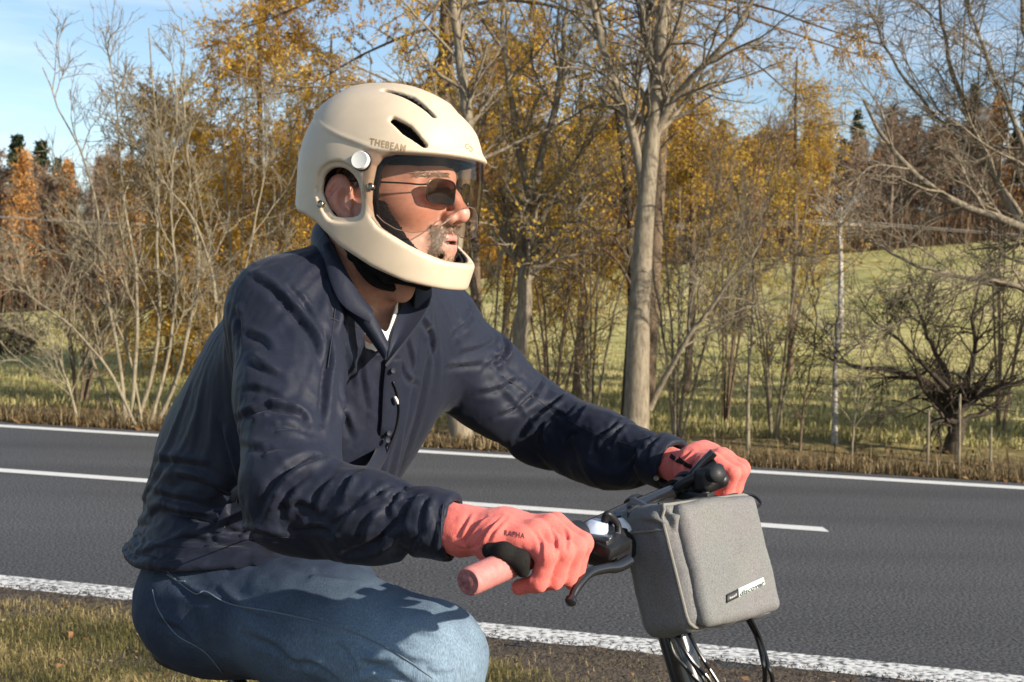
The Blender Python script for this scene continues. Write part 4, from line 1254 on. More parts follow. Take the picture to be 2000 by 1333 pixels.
# opening for the ear, with a sunk rim
eh = [(-0.030, 0.008), (-0.024, 0.029), (-0.008, 0.039), (0.014, 0.037), (0.031, 0.023), (0.0385, 0.004), (0.039, -0.018), (0.031, -0.0285), (0.0, -0.029), (-0.014, -0.019)]
ep = poly_sdf(g2.X, g2.Z, [tuple(q) for q in spline([(*q, 0) for q in eh + eh[:1]], 5)[:-1, :2]])
side = 0.06 - np.abs(g2.Y)
shell = smax(shell, -np.maximum(ep, side), 0.005)
O3 = O + 0.0048
rim = np.maximum(np.maximum(ep - 0.0075, side), -O3)
shell = smax(shell, -rim, 0.0035)
# vents: slots through the cap with a soft sunk edge
def hray(px, py, lim=(0.3, 3)):
    """first hit of a pixel ray on the outer helmet form, local"""
    o, dd = ray(px, py)
    o, dd = w2h(o), dd @ HR.T / HS
    for t in np.linspace(1.75, 2.3, 1400):
        p = o + dd * t
        if abs(p[2]) > 0.19: continue
        if form(p[0], p[1], p[2]) < 1: return p
    return None
VENTS = [((752, 179), (800, 192), (846, 228), 0.0074), ((769, 236), (795, 255), (829, 286), 0.0082)]
for v in VENTS:
    pts = [hray(*q) for q in v[:3]]
    for s in (1, -1):
        q = [np.array([p[0], s * p[1], p[2]]) for p in pts]
        c = np.mean(q, 0)
        e_ = 1e-4; nn = np.array([form(c[0] + e_, c[1], c[2]) - form(c[0] - e_, c[1], c[2]), form(c[0], c[1] + e_, c[2]) - form(c[0], c[1] - e_, c[2]), form(c[0], c[1], c[2] + e_) - form(c[0], c[1], c[2] - e_)]).astype(float); nn /= np.linalg.norm(nn)
        ch = None
        for dp in (-0.006, 0.001, 0.008, 0.015, 0.022, 0.029):
            c1 = np.minimum(g2.cone(q[0] - nn * dp, q[1] - nn * dp, v[3] * 0.6, v[3]), g2.cone(q[1] - nn * dp, q[2] - nn * dp, v[3], v[3] * 0.5))
            ch = c1 if ch is None else np.minimum(ch, c1)
        shell = smax(shell, -ch, 0.0045)
Vs, Ts, Qs = g2.mesh(shell)
m_helm = mat('helmet_paint', (0.57, 0.47, 0.345), 0.48, var=0.04, vs=40, bump=0.12, bs=1600, bd=0.0003, spec=0.4, attr='Col')
m_black = mat('black_plastic', (0.012, 0.012, 0.013), 0.42, var=0.2, vs=60, bump=0.1, bs=400)
m_pad = mat('black_padding', (0.012, 0.012, 0.014), 0.9, var=0.4, vs=300, bump=0.8, bs=700, bd=0.002, spec=0.2)
h_shell = mk('shell', h2w(Vs), Ts, Qs, m_helm, helmet)
# painted outside, black foam inside
ii = np.clip(np.round((Vs - g2.lo) / g2.v).astype(int), 0, g2.n - 1)
dep = np.broadcast_to(O2, tuple(g2.n))[ii[:, 0], ii[:, 1], ii[:, 2]]
foam = np.clip((-dep - np.where(Vs[:, 2] > 0.07, 0.0045, 0.0105)) / 0.0015, 0, 1)[:, None]
vcol(h_shell, (1 - foam) * np.array([0.57, 0.47, 0.345]) + foam * np.array([0.013, 0.013, 0.014]))
hshell_bvh = BVHTree.FromPolygons([Vector(v) for v in h2w(Vs)], [tuple(f) for f in Qs] + [tuple(f) for f in Ts])
# black liner inside the shell
liner = smax(O + 0.0175, -(O + 0.0235), 0.002)
liner = smax(liner, -poly_sdf(g2.X, g2.Z, [(q[0], q[1] + 0.004) for q in bot]), 0.004)
fo2 = [(0.30, 0.052), (0.085, 0.052), (0.070, 0.048), (0.063, 0.036), (0.059, 0.015), (0.058, -0.010), (0.0605, -0.026), (0.068, -0.045), (0.10, -0.069), (0.135, -0.089), (0.155, -0.095), (0.30, -0.098)]
liner = smax(liner, -poly_sdf(g2.X, g2.Z, fo2), 0.003)
liner = smax(liner, -np.maximum(ep - 0.001, side), 0.003)
Vl, Tl, Ql = g2.mesh(liner)
mk('liner', h2w(Vl), Tl, Ql, m_pad, helmet)
# soft cheek pads and the chin pad, brow pad
g3 = G((-0.06, -0.1, -0.135), (0.165, 0.1, 0.075), 0.0026)
for s in (-1, 1):
    pad = g3.loft([(0.045, s * 0.081, -0.02), (0.066, s * 0.075, -0.055), (0.098, s * 0.062, -0.083)], [0.012, 0.013, 0.010], [0.022, 0.019, 0.013], (0, 1, 0), 0.01)
    pad = pad + 0.0012 * np.sin(g3.X * 900) * np.sin(g3.Z * 800)
    a, b, c = g3.mesh(pad)
    mk('cheek_pad', h2w(a), b, c, m_pad, helmet)
a, b, c = g3.mesh(g3.chain([(0.062, -0.073, 0.055), (0.10, -0.052, 0.0565), (0.119, 0.0, 0.058), (0.10, 0.052, 0.0565), (0.062, 0.073, 0.055)], [0.010] * 5, 0.006))
mk('brow_pad', h2w(a), b, c, m_pad, helmet)
# straps by the ear and under the chin
mb = MB()
for s in (-1, 1):
    mb.tube(spline(h2w([(-0.045, s * 0.085, 0.02), (-0.028, s * 0.083, -0.02), (0.0, s * 0.068, -0.072), (0.025, s * 0.045, -0.115), (0.045, 0, -0.126)])), 0.008, 8)
    mb.tube(spline(h2w([(0.045, s * 0.082, 0.01), (0.036, s * 0.078, -0.04), (0.02, s * 0.06, -0.085), (0.025, s * 0.045, -0.115)])), 0.006, 8)
mb.build('chin_strap', m_pad, helmet)
# pads hanging below the chin bar
a, b, c = g3.mesh(g3.loft([(0.0, -0.06, -0.080), (0.05, -0.045, -0.108), (0.085, -0.0, -0.116), (0.05, 0.045, -0.108)], [0.010] * 4, [0.009] * 4, (0, 0, 1), 0.01))
mk('chin_pad', h2w(a), b, c, m_pad, helmet)

# ---- visor: tinted polycarbonate wrapped round the front
m_vis = bpy.data.materials.new('tinted_visor')
nt, N, L, b_ = nodes(m_vis)
N.remove(b_)
tr = N.new('ShaderNodeBsdfTransparent'); tr.inputs[0].default_value = (0.97, 0.96, 0.95, 1)
gl = N.new('ShaderNodeBsdfGlossy'); gl.inputs['Roughness'].default_value = 0.03
fr = N.new('ShaderNodeLayerWeight'); fr.inputs['Blend'].default_value = 0.5
pw = N.new('ShaderNodeMath'); pw.operation = 'POWER'; pw.inputs[1].default_value = 3.5
L.new(fr.outputs['Facing'], pw.inputs[0])
ms = N.new('ShaderNodeMixShader')
mr = N.new('ShaderNodeMath'); mr.operation = 'MULTIPLY_ADD'; mr.inputs[1].default_value = 0.60; mr.inputs[2].default_value = 0.012
L.new(pw.outputs[0], mr.inputs[0])
L.new(mr.outputs[0], ms.inputs[0]); L.new(tr.outputs[0], ms.inputs[1]); L.new(gl.outputs[0], ms.inputs[2])
L.new(ms.outputs[0], N['Material Output'].inputs['Surface'])
va = N.new('ShaderNodeVolumeAbsorption'); va.inputs[0].default_value = (0.60, 0.44, 0.38, 1); va.inputs['Density'].default_value = 210
L.new(va.outputs[0], N['Material Output'].inputs['Volume'])
def outer(th, z, off):
    a, w, xx = np.interp(z, zz, ZA), np.interp(z, zz, ZW), np.interp(z, zz, ZX)
    c, s = math.cos(th), math.sin(th)
    k = (abs(c) ** 2.2 + abs(s) ** 2.2) ** (-1 / 2.2)
    return np.array([xx + (a + off) * c * k, (w + off) * s * k, z])
nu, nv = 96, 26
# lower edge of the visor against the angle round the head: cut up over the nose
vth = np.radians([0, 8, 16, 26, 36, 48, 58, 66, 74, 80])
vz = [-0.0085, -0.010, -0.018, -0.034, -0.046, -0.050, -0.046, -0.036, -0.018, 0.004]
V = []
for i in range(nu + 1):
    th = math.radians(-80 + 160 * i / nu)
    zb = float(np.interp(abs(th), vth, vz))
    zt = 0.063
    for j in range(nv + 1):
        z = zt + (zb - zt) * j / nv
        p = outer(th, z, 0.0012)
        p[0] -= 0.10 * max(0, 0.03 - z) * math.cos(th) ** 2           # the sheet slopes back towards the nose
        V.append(p)
V = np.array(V).reshape(nu + 1, nv + 1, 3)
i, j = np.meshgrid(np.arange(nu), np.arange(nv), indexing='ij')
id_ = lambda a, b: a * (nv + 1) + b
F = np.stack([id_(i, j), id_(i + 1, j), id_(i + 1, j + 1), id_(i, j + 1)], -1).reshape(-1, 4)
visor = mk('visor', h2w(V.reshape(-1, 3)), None, F, m_vis, helmet)
so = visor.modifiers.new('thickness', 'SOLIDIFY'); so.thickness = 0.0016
# polished rim of the visor
m_rim = mat('visor_edge', (0.33, 0.24, 0.17), 0.2, spec=0.8)
MB().tube(h2w(V[6:-6, -1]), 0.0007, 6).build('visor_rim', m_rim, visor)

# ---- knob, screws, lettering
m_knob = mat('knob_plastic', (0.70, 0.70, 0.66), 0.38, var=0.03)
m_screw = mat('screw_metal', (0.35, 0.31, 0.24), 0.3, metal=1.0)
for s in (-1, 1):
    kp = hray(708, 316)
    kp = np.array([kp[0], s * abs(kp[1]), kp[2]])
    n_ = np.array([0.12, s * 0.97, 0.12]); n_ /= np.linalg.norm(n_)
    kb = MB().lathe(h2w(kp), n_ @ HR, [(-0.004, 0.0), (-0.004, 0.0142), (0.0038, 0.0142), (0.0045, 0.0135)], 40).build('knob_base', m_black, helmet)
    MB().lathe(h2w(kp), n_ @ HR, [(0.003, 0.0105), (0.0042, 0.0133), (0.0100, 0.0131), (0.0112, 0.0122), (0.0108, 0.0108), (0.0108, 0)], 40).build('knob_cap', m_knob, helmet)
    for q in ((626, 399), (724, 365)):
        sp = hray(*q)
        sp = np.array([sp[0], s * abs(sp[1]), sp[2]])
        MB().lathe(h2w(sp), n_ @ HR, [(-0.004, 0.0053), (0.0025, 0.0053), (0.0032, 0.0046), (0.0026, 0.003), (0.0012, 0.0026), (0.0012, 0)], 20).build('screw', m_screw, helmet)

def text_mesh(txt, bold=0.0, shear=0.0, space=1.0, cuts=2):
    cu = bpy.data.curves.new('letters', 'FONT')
    cu.body = txt
    cu.shear, cu.offset, cu.space_character = shear, bold, space
    cu.align_x = 'CENTER'
    cu.resolution_u = 3
    o = bpy.data.objects.new('letters', cu)
    COL.objects.link(o)
    dg = bpy.context.evaluated_depsgraph_get()
    me = bpy.data.meshes.new_from_object(o.evaluated_get(dg))
    bpy.data.objects.remove(o)
    bm = bmesh.new(); bm.from_mesh(me)
    bmesh.ops.triangulate(bm, faces=bm.faces[:])
    bmesh.ops.subdivide_edges(bm, edges=[e for e in bm.edges if e.calc_length() > 0.25], cuts=cuts)
    bmesh.ops.triangulate(bm, faces=bm.faces[:])
    V = np.array([v.co[:] for v in bm.verts]); bm.verts.index_update()
    F = np.array([[v.index for v in f.verts] for f in bm.faces])
    bm.free()
    return V, F
def decal(name, V2, F, origin, ex, ey, bvh, m, parent, lift=0.0005):
    """lay flat print on a surface: 2-D shape (in em) placed by photo pixels, dropped onto the surface"""
    out = []
    for v in V2:
        px, py = origin[0] + ex[0] * v[0] + ey[0] * v[1], origin[1] + ex[1] * v[0] + ey[1] * v[1]
        o, dd = ray(px, py)
        h = bvh.ray_cast(Vector(o), Vector(dd).normalized())
        if h[0] is None:
            h = bvh.find_nearest(Vector(o + dd * 1.9))
        nn = np.array(h[1]); nn = nn if nn @ dd < 0 else -nn
        out.append(np.array(h[0]) + nn * lift)
    return mk(name, np.array(out), F, None, m, parent, smooth=False)
m_gold = mat('tan_print', (0.33, 0.235, 0.13), 0.5)
V2, F = text_mesh('THEBEAM', 0.022, 0.18, 1.16)
decal('lettering', V2, F, (757, 290), (14.6, 3.0), (0, -19.0), hshell_bvh, m_gold, helmet)
# the two-arc emblem on the forehead
def arc2(c, r, w, a0, a1, n=14):
    a = np.radians(np.linspace(a0, a1, n))
    V = np.concatenate([np.stack([c[0] + (r - w) * np.cos(a), c[1] + (r - w) * np.sin(a)], 1), np.stack([c[0] + r * np.cos(a), c[1] + r * np.sin(a)], 1)])
    F = []
    for i in range(n - 1): F += [(i, i + 1, n + i + 1), (i, n + i + 1, n + i)]
    return V, np.array(F)
Va, Fa = arc2((-0.30, 0.1), 0.5, 0.17, 60, 330)
Vb, Fb = arc2((0.30, -0.1), 0.5, 0.17, -120, 150)
decal('emblem', np.concatenate([Va, Vb]), np.concatenate([Fa, Fb + len(Va)]), (915.5, 289), (9.5, 4.5), (1.0, -10.5), hshell_bvh, m_gold, helmet)

# ================================================================ sunglasses
glasses = empty('sunglasses', h2w((0.11, 0, 0.012)), 'dark rectangular sunglasses with thin black frame on the rider', 'sunglasses')
m_frame = mat('glasses_frame', (0.015, 0.010, 0.014), 0.3, spec=0.6)
m_lens = bpy.data.materials.new('dark_lens')
nt, N, L, b_ = nodes(m_lens)
N.remove(b_)
tr = N.new('ShaderNodeBsdfTransparent'); tr.inputs[0].default_value = (0.10, 0.062, 0.070, 1)
gl = N.new('ShaderNodeBsdfGlossy'); gl.inputs['Roughness'].default_value = 0.02
fr = N.new('ShaderNodeLayerWeight')
pw = N.new('ShaderNodeMath'); pw.operation = 'POWER'; pw.inputs[1].default_value = 4.0
ma = N.new('ShaderNodeMath'); ma.operation = 'MULTIPLY_ADD'; ma.inputs[1].default_value = 0.8; ma.inputs[2].default_value = 0.05
L.new(fr.outputs['Facing'], pw.inputs[0]); L.new(pw.outputs[0], ma.inputs[0])
ms = N.new('ShaderNodeMixShader')
L.new(ma.outputs[0], ms.inputs[0]); L.new(tr.outputs[0], ms.inputs[1]); L.new(gl.outputs[0], ms.inputs[2])
L.new(ms.outputs[0], N['Material Output'].inputs['Surface'])
def lens_pt(u, v, s):
    """u 0..1 from the nose outwards, v -1..1"""
    yy = 0.010 + 0.054 * u
    xx = 0.1345 - 0.0030 * u - 0.0125 * u * u + 0.0012 * v
    return np.array([xx, s * yy, 0.0085 + 0.0165 * v * (1.0 - 0.04 * u) + 0.002 * (v > 0) * math.sin(u * 3.1) + 0.001 * u])
for s in (-1, 1):
    out = []
    for t in np.linspace(0, 2 * math.pi, 56, endpoint=False):
        c, q = math.cos(t), math.sin(t)
        k = (abs(c) ** 4.5 + abs(q) ** 4.5) ** (-1 / 4.5)
        out.append(lens_pt(0.5 + 0.5 * c * k, q * k, s))
    out = np.array(out)
    MB().tube(h2w(np.concatenate([out, out[:2]])), 0.0011, 8).build('lens_frame', m_frame, glasses)
    V, F = [out.mean(0) + np.array([0.0012, 0, 0])], []
    for r in (0.5, 1.0):
        V += [out.mean(0) + (p - out.mean(0)) * r + np.array([0.0012 * (1 - r * r), 0, 0]) for p in out]
    n = len(out)
    F3 = [(0, 1 + i, 1 + (i + 1) % n) for i in range(n)]
    F4 = [(1 + i, 1 + n + i, 1 + n + (i + 1) % n, 1 + (i + 1) % n) for i in range(n)]
    mk('lens', h2w(V), F3, F4, m_lens, glasses)
    MB().tube(spline(h2w([lens_pt(1.0, 0.55, s), (0.109, s * 0.0700, 0.0175), (0.090, s * 0.0760, 0.0190), (0.04, s * 0.0765, 0.0215), (-0.005, s * 0.0775, 0.0225), (-0.028, s * 0.0795, 0.008), (-0.036, s * 0.079, -0.012)])), 0.0013, 8).build('temple', m_frame, glasses)
    MB().tube(spline(h2w([lens_pt(0.05, 0.1, s), (0.128, s * 0.0115, 0.004), (0.1255, s * 0.0112, -0.002)])), 0.0009, 6).build('nose_pad', m_frame, glasses)
MB().tube(spline(h2w([lens_pt(0.02, 0.55, -1), (0.1365, 0, 0.0195), lens_pt(0.02, 0.55, 1)])), 0.0011, 8).build('bridge', m_frame, glasses)
# ================================================================ the rider's body and clothes
TYAW = math.radians(28)
T_F = np.array([math.cos(TYAW), -math.sin(TYAW), 0.0])
T_L = np.array([math.sin(TYAW), math.cos(TYAW), 0.0])
UP = np.array([0, 0, 1.0])
SP = [P(455, 1110, 2.26), P(538, 890, 2.24), P(626, 730, 2.19), P(694, 620, 2.12), P(712, 545, 2.08)]
SPA = [0.195, 0.200, 0.212, 0.185, 0.075]
SPB = [0.172, 0.180, 0.164, 0.116, 0.070]
RS, RE, RW_ = P(553, 612, 1.99), P(554, 943, 1.79), P(890, 1033, 1.69)
LS, LE, LW_ = P(842, 640, 2.31), P(1045, 797, 2.42), P(1318, 910, 2.18)
RH, RK = P(420, 1166, 2.13), P(842, 1286, 1.87)
RA = RK + np.array([-0.06, 0.05, -0.40])
LH = RH + T_L * 0.21
LK = LH + T_F * 0.30 - UP * 0.27 + T_L * 0.02
LA = LK - T_F * 0.10 - UP * 0.36
hemz = P(430, 1098, 2.08)[2]

def torso(g, o=0.0):
    d = g.loft(SP, [a + o for a in SPA], [b + o for b in SPB], T_L, 0.06)
    return d
def sleeves(g, o=0.0, k=0.05):
    r = g.chain([RS + T_L * 0.07, RS, (RS + RE) * 0.5, RE, (RE + RW_) * 0.5, RW_ + (RW_ - RE) * 0.02], [0.085 + o, 0.087 + o, 0.077 + o, 0.065 + o, 0.054 + o, 0.044 + o], 0.03)
    l = g.chain([LS - T_L * 0.07, LS, (LS + LE) * 0.5, LE, (LE + LW_) * 0.5, LW_ + (LW_ - LE) * 0.02], [0.085 + o, 0.086 + o, 0.073 + o, 0.062 + o, 0.053 + o, 0.045 + o], 0.03)
    return r, l

VOX = 0.0075
gj = G((-1.02, 1.55, 0.72), (0.36, 2.62, 1.60), VOX)
def plane(g, c, n):
    n = np.asarray(n, float) / np.linalg.norm(n)
    x, y, z = g.loc(c)
    return x * np.float32(n[0]) + y * np.float32(n[1]) + z * np.float32(n[2])
def jacket_field(g, o=0.0):
    t = torso(g, o)
    # shoulders slope from the neck
    for q in (RS, LS): t = smin(t, g.cone(SP[3] + UP * 0.01, q + UP * 0.008, 0.085 + o, 0.078 + o), 0.05)
    for q in (RH, LH): t = smin(t, g.sph(q + UP * 0.03 - T_F * 0.01, 0.118 + o), 0.05)
    t = smin(t, g.cone(RH + UP * 0.04, RH + T_F * 0.13 + UP * 0.045, 0.105 + o, 0.085 + o), 0.05)
    r, l = sleeves(g, o)
    d = smin(smin(t, r, 0.035), l, 0.035)
    return d
RD = (RW_ - RE) / np.linalg.norm(RW_ - RE)
LD = (LW_ - LE) / np.linalg.norm(LW_ - LE)
RCn = RD * 0.9 + np.array([0.25, 0, 0.10])
LCn = LD
d = jacket_field(gj)
# hem, cuffs and neck are open edges
hem = np.float32(hemz) - gj.Z + 0.10 * (gj.X - np.float32(P(430, 1098, 2.05)[0]))
hem_near = plane(gj, RE, -UP) - 0.30
d = smax(d, np.where(gj.Z < hemz + 0.05, hem, -1).astype(np.float32), 0.006)
def cut_sleeve(d, g, W, n, far):
    pl = plane(g, W, n)
    nearm = g.sph(W, 0.115)
    return smax(d, np.minimum(pl, -(nearm)) if False else np.where(nearm < 0, pl, -1).astype(np.float32), 0.004)
# (sleeves are re-united so that cutting them never touches the body)
r_, l_ = sleeves(gj)
t_ = torso(gj)
for q in (RS, LS): t_ = smin(t_, gj.cone(SP[3] + UP * 0.01, q + UP * 0.008, 0.085, 0.078), 0.05)
for q in (RH, LH): t_ = smin(t_, gj.sph(q + UP * 0.03 - T_F * 0.01, 0.118), 0.05)
t_ = smin(t_, gj.cone(RH + UP * 0.04, RH + T_F * 0.13 + UP * 0.045, 0.105, 0.085), 0.05)
t_ = smax(t_, hem, 0.006)
r_ = smax(r_, plane(gj, RW_, RCn), 0.004)
l_ = smax(l_, plane(gj, LW_, LCn), 0.004)
d = smin(smin(t_, r_, 0.035), l_, 0.035)
# neck opening
NK = P(722, 560, 2.055)
d = smax(d, -gj.loft([P(722, 480, 2.02), P(724, 585, 2.04), P(752, 690, 1.99)], [0.066, 0.060, 0.010], [0.066, 0.060, 0.03], T_L, 0.02), 0.008)
# hollow cuffs and hem
ri, li = sleeves(gj, -0.011)
d = smax(d, -np.maximum(ri, -(plane(gj, RW_ - RD * 0.045, RCn))), 0.003)
d = smax(d, -np.maximum(li, -(plane(gj, LW_ - LD * 0.045, LCn))), 0.003)
Vj, Tj, Qj = gj.mesh(d)

# ---- wrinkles: let the cloth grow a little over the body and buckle into folds
def settle(V, F3, F4, grow, frames, pin_w, inner, rest=None, bend=0.08, tens=10.0, grav=0.35, press=0.0, qual=4):
    me = fast_mesh('cloth', V, F3, F4)
    o = bpy.data.objects.new('cloth', me); COL.objects.link(o)
    vg = o.vertex_groups.new(name='pin')
    idx = np.nonzero(pin_w > 0)[0]
    for i in idx: vg.add([int(i)], float(pin_w[i]), 'REPLACE')
    m = o.modifiers.new('cloth', 'CLOTH')
    st = m.settings
    if rest is not None:
        o.shape_key_add(name='Basis')
        k = o.shape_key_add(name='rest')
        k.data.foreach_set('co', np.asarray(rest, np.float32).ravel())
        k.value = 0
        st.rest_shape_key = k
    st.vertex_group_mass = 'pin'
    st.pin_stiffness = 1.0
    st.quality = qual
    st.mass = 0.25
    st.tension_stiffness = st.compression_stiffness = tens
    st.shear_stiffness = tens * 0.5
    st.bending_stiffness = bend
    st.tension_damping = st.compression_damping = st.shear_damping = 8
    st.air_damping = 3
    st.shrink_min = -grow
    st.shrink_max = -grow
    st.effector_weights.gravity = grav
    if press:
        st.use_pressure = True
        st.uniform_pressure_force = press
    m.collision_settings.use_collision = True
    m.collision_settings.distance_min = 0.002
    m.collision_settings.collision_quality = 2
    ci = bpy.data.objects.new('form', fast_mesh('form', *inner)); COL.objects.link(ci)
    cm = ci.modifiers.new('collide', 'COLLISION')
    ci.collision.thickness_outer = 0.003
    ci.collision.cloth_friction = 8
    m.point_cache.frame_start, m.point_cache.frame_end = 1, frames + 2
    for f in range(1, frames + 1):
        SC.frame_set(f)
    dg = bpy.context.evaluated_depsgraph_get()
    out = bpy.data.meshes.new_from_object(o.evaluated_get(dg))
    R = get_co(out)
    bpy.data.objects.remove(o); bpy.data.objects.remove(ci)
    SC.frame_set(1)
    return R
def smooth_mesh(V, F4, it, lam=0.5):
    e = np.concatenate([F4[:, [0, 1]], F4[:, [1, 2]], F4[:, [2, 3]], F4[:, [3, 0]]])
    e = np.concatenate([e, e[:, ::-1]])
    n = np.bincount(e[:, 0], minlength=len(V))[:, None]
    for _ in range(it):
        s = np.stack([np.bincount(e[:, 0], V[e[:, 1], k], minlength=len(V)) for k in range(3)], 1)
        V = V + lam * (s / np.maximum(n, 1) - V)
    return V
def dist_seg(V, a, b):
    ba = b - a
    t = np.clip(((V - a) @ ba) / (ba @ ba), 0, 1)
    return np.linalg.norm(V - a - t[:, None] * ba, axis=1), t
if SIM:
    gi = G((-1.02, 1.55, 0.72), (0.36, 2.62, 1.60), 0.012)
    inner = gi.mesh(jacket_field(gi, -0.017))
    pin = np.zeros(len(Vj))
    for S_, E_, W_2 in ((RS, RE, RW_), (LS, LE, LW_)):
        pin = np.maximum(pin, GOAL * (np.minimum(dist_seg(Vj, S_ + (E_ - S_) * 0.5, E_)[0], dist_seg(Vj, E_, W_2)[0]) < 0.09))
    pin[Vj[:, 2] < hemz + 0.014 + 0.10 * (Vj[:, 0] - P(430, 1098, 2.05)[0])] = 1
    pin[np.linalg.norm(Vj - RW_, axis=1) < 0.062] = 1
    pin[np.linalg.norm(Vj - LW_, axis=1) < 0.062] = 1
    pin[np.linalg.norm(Vj - NK, axis=1) < 0.105] = 1
    # the sleeves are cut longer than the arms, so they ruck up towards the cuffs
    rest = Vj.copy()
    for S_, E_, W_2, ku, kf in ((RS, RE, RW_, 0.08, 0.16), (LS, LE, LW_, 0.14, 0.16)):
        du, tu = dist_seg(Vj, S_, E_)
        df, tf = dist_seg(Vj, E_, W_2)
        w = np.clip((0.13 - np.minimum(du, df)) / 0.03, 0, 1)[:, None]
        rest += w * (ku * tu[:, None] * (E_ - S_) + kf * tf[:, None] * (W_2 - E_))
    Vj = settle(Vj, Tj, Qj, GROW, NFR, pin, inner, rest, grav=0.3)
    Vj = smooth_mesh(Vj, Qj, 1, 0.35)

m_jack = mat('navy_cloth', (0.0095, 0.0125, 0.0255), 0.60, var=0.25, vs=420, bump=0.35, bs=1100, bd=0.0008, spec=0.26, sheen=0.05)
_nt = m_jack.node_tree
_b = _nt.nodes['Principled BSDF']
_prev = _b.inputs['Normal'].links[0].from_node
_tc = _nt.nodes.new('ShaderNodeTexCoord')
_mp = _nt.nodes.new('ShaderNodeMapping'); _mp.inputs['Scale'].default_value = (1.0, 1.0, 0.55); _mp.inputs['Rotation'].default_value = (0.4, 0.7, 0.2)
_nn = _nt.nodes.new('ShaderNodeTexNoise'); _nn.inputs['Scale'].default_value = 46; _nn.inputs['Detail'].default_value = 3; _nn.inputs['Distortion'].default_value = 0.8
_nn.noise_type = 'RIDGED_MULTIFRACTAL'
_bp = _nt.nodes.new('ShaderNodeBump'); _bp.inputs['Strength'].default_value = 0.22; _bp.inputs['Distance'].default_value = 0.004
_nt.links.new(_tc.outputs['Object'], _mp.inputs[0]); _nt.links.new(_mp.outputs[0], _nn.inputs['Vector']); _nt.links.new(_nn.outputs['Fac'], _bp.inputs['Height'])
_nt.links.new(_bp.outputs[0], _prev.inputs['Normal'])
def refine(V, F3, F4):
    """one step of subdivision, back as arrays"""
    o = bpy.data.objects.new('tmp', fast_mesh('tmp', V, F3, F4)); COL.objects.link(o)
    o.modifiers.new('s', 'SUBSURF').levels = 1
    me = bpy.data.meshes.new_from_object(o.evaluated_get(bpy.context.evaluated_depsgraph_get()))
    bpy.data.objects.remove(o)
    q = np.empty(len(me.loops), np.int32); me.loops.foreach_get('vertex_index', q)
    return get_co(me), q.reshape(-1, 4)
def normals_of(V, F):
    n = np.cross(V[F[:, 2]] - V[F[:, 0]], V[F[:, 3]] - V[F[:, 1]])
    N_ = np.zeros_like(V)
    for k in range(4):
        for c in range(3): N_[:, c] += np.bincount(F[:, k], n[:, c], minlength=len(V))
    return N_ / (np.linalg.norm(N_, axis=1)[:, None] + 1e-12)
def apply_folds(V, F, folds, facing=True):
    """press folds into the cloth: each runs along a line seen in the photograph, dropped onto the surface;
    a crest stands on the sunward side of each crease"""
    bv = BVHTree.FromPolygons([Vector(v) for v in V], [tuple(f) for f in F])
    N_ = normals_of(V, F)
    D = np.zeros(len(V))
    for pts, A, w in folds:
        hits = []
        for q in spline([(*p, 0) for p in pts], 5)[:, :2]:
            o, dd = ray(*q)
            h = bv.ray_cast(Vector(o), Vector(dd).normalized())
            if h[0] is not None: hits.append((np.array(h[0]), np.array(h[1])))
        if len(hits) < 3: continue
        H = np.array([h[0] for h in hits]); HN = np.array([h[1] for h in hits])
        c = H.mean(0); R_ = np.max(np.linalg.norm(H - c, axis=1)) + 4 * w
        idx = np.nonzero(np.linalg.norm(V - c, axis=1) < R_)[0]
        Vi = V[idx]
        best = np.full(len(idx), 1e9); sgn = np.zeros(len(idx)); tt_ = np.zeros(len(idx))
        n = len(H)
        for k in range(n - 1):
            a_, b_2 = H[k], H[k + 1]
            T = b_2 - a_
            if T @ T < 1e-9: continue
            t = np.clip(((Vi - a_) @ T) / (T @ T), 0, 1)
            r = Vi - a_ - t[:, None] * T
            dd_ = np.linalg.norm(r, axis=1)
            sd_ = np.cross(T, HN[k]); sd_ /= np.linalg.norm(sd_) + 1e-12
            if sd_ @ np.array(SUN_TO) < 0: sd_ = -sd_
            u = dd_ < best
            best[u] = dd_[u]; sgn[u] = (r @ sd_)[u]; tt_[u] = (k + t[u]) / (n - 1)
        s_ = np.where(best < 1e8, np.sign(sgn) * best, 9)
        same = (N_[idx] * HN[np.clip((tt_ * (n - 1)).astype(int), 0, n - 1)]).sum(1) > -0.2
        taper = np.clip(np.sin(np.clip(tt_, 0.02, 0.98) * math.pi), 0, 1) ** 0.6
        x_ = s_ / w
        prof = np.exp(-np.abs((x_ - 0.75) / 0.52) ** 1.35) - 0.85 * np.exp(-np.abs((x_ + 0.10) / 0.36) ** 1.5) + 0.22 * np.exp(-((x_ + 1.2) / 0.7) ** 2)
        D[idx] += 1.25 * A * prof * taper * same
    return V + N_ * D[:, None]
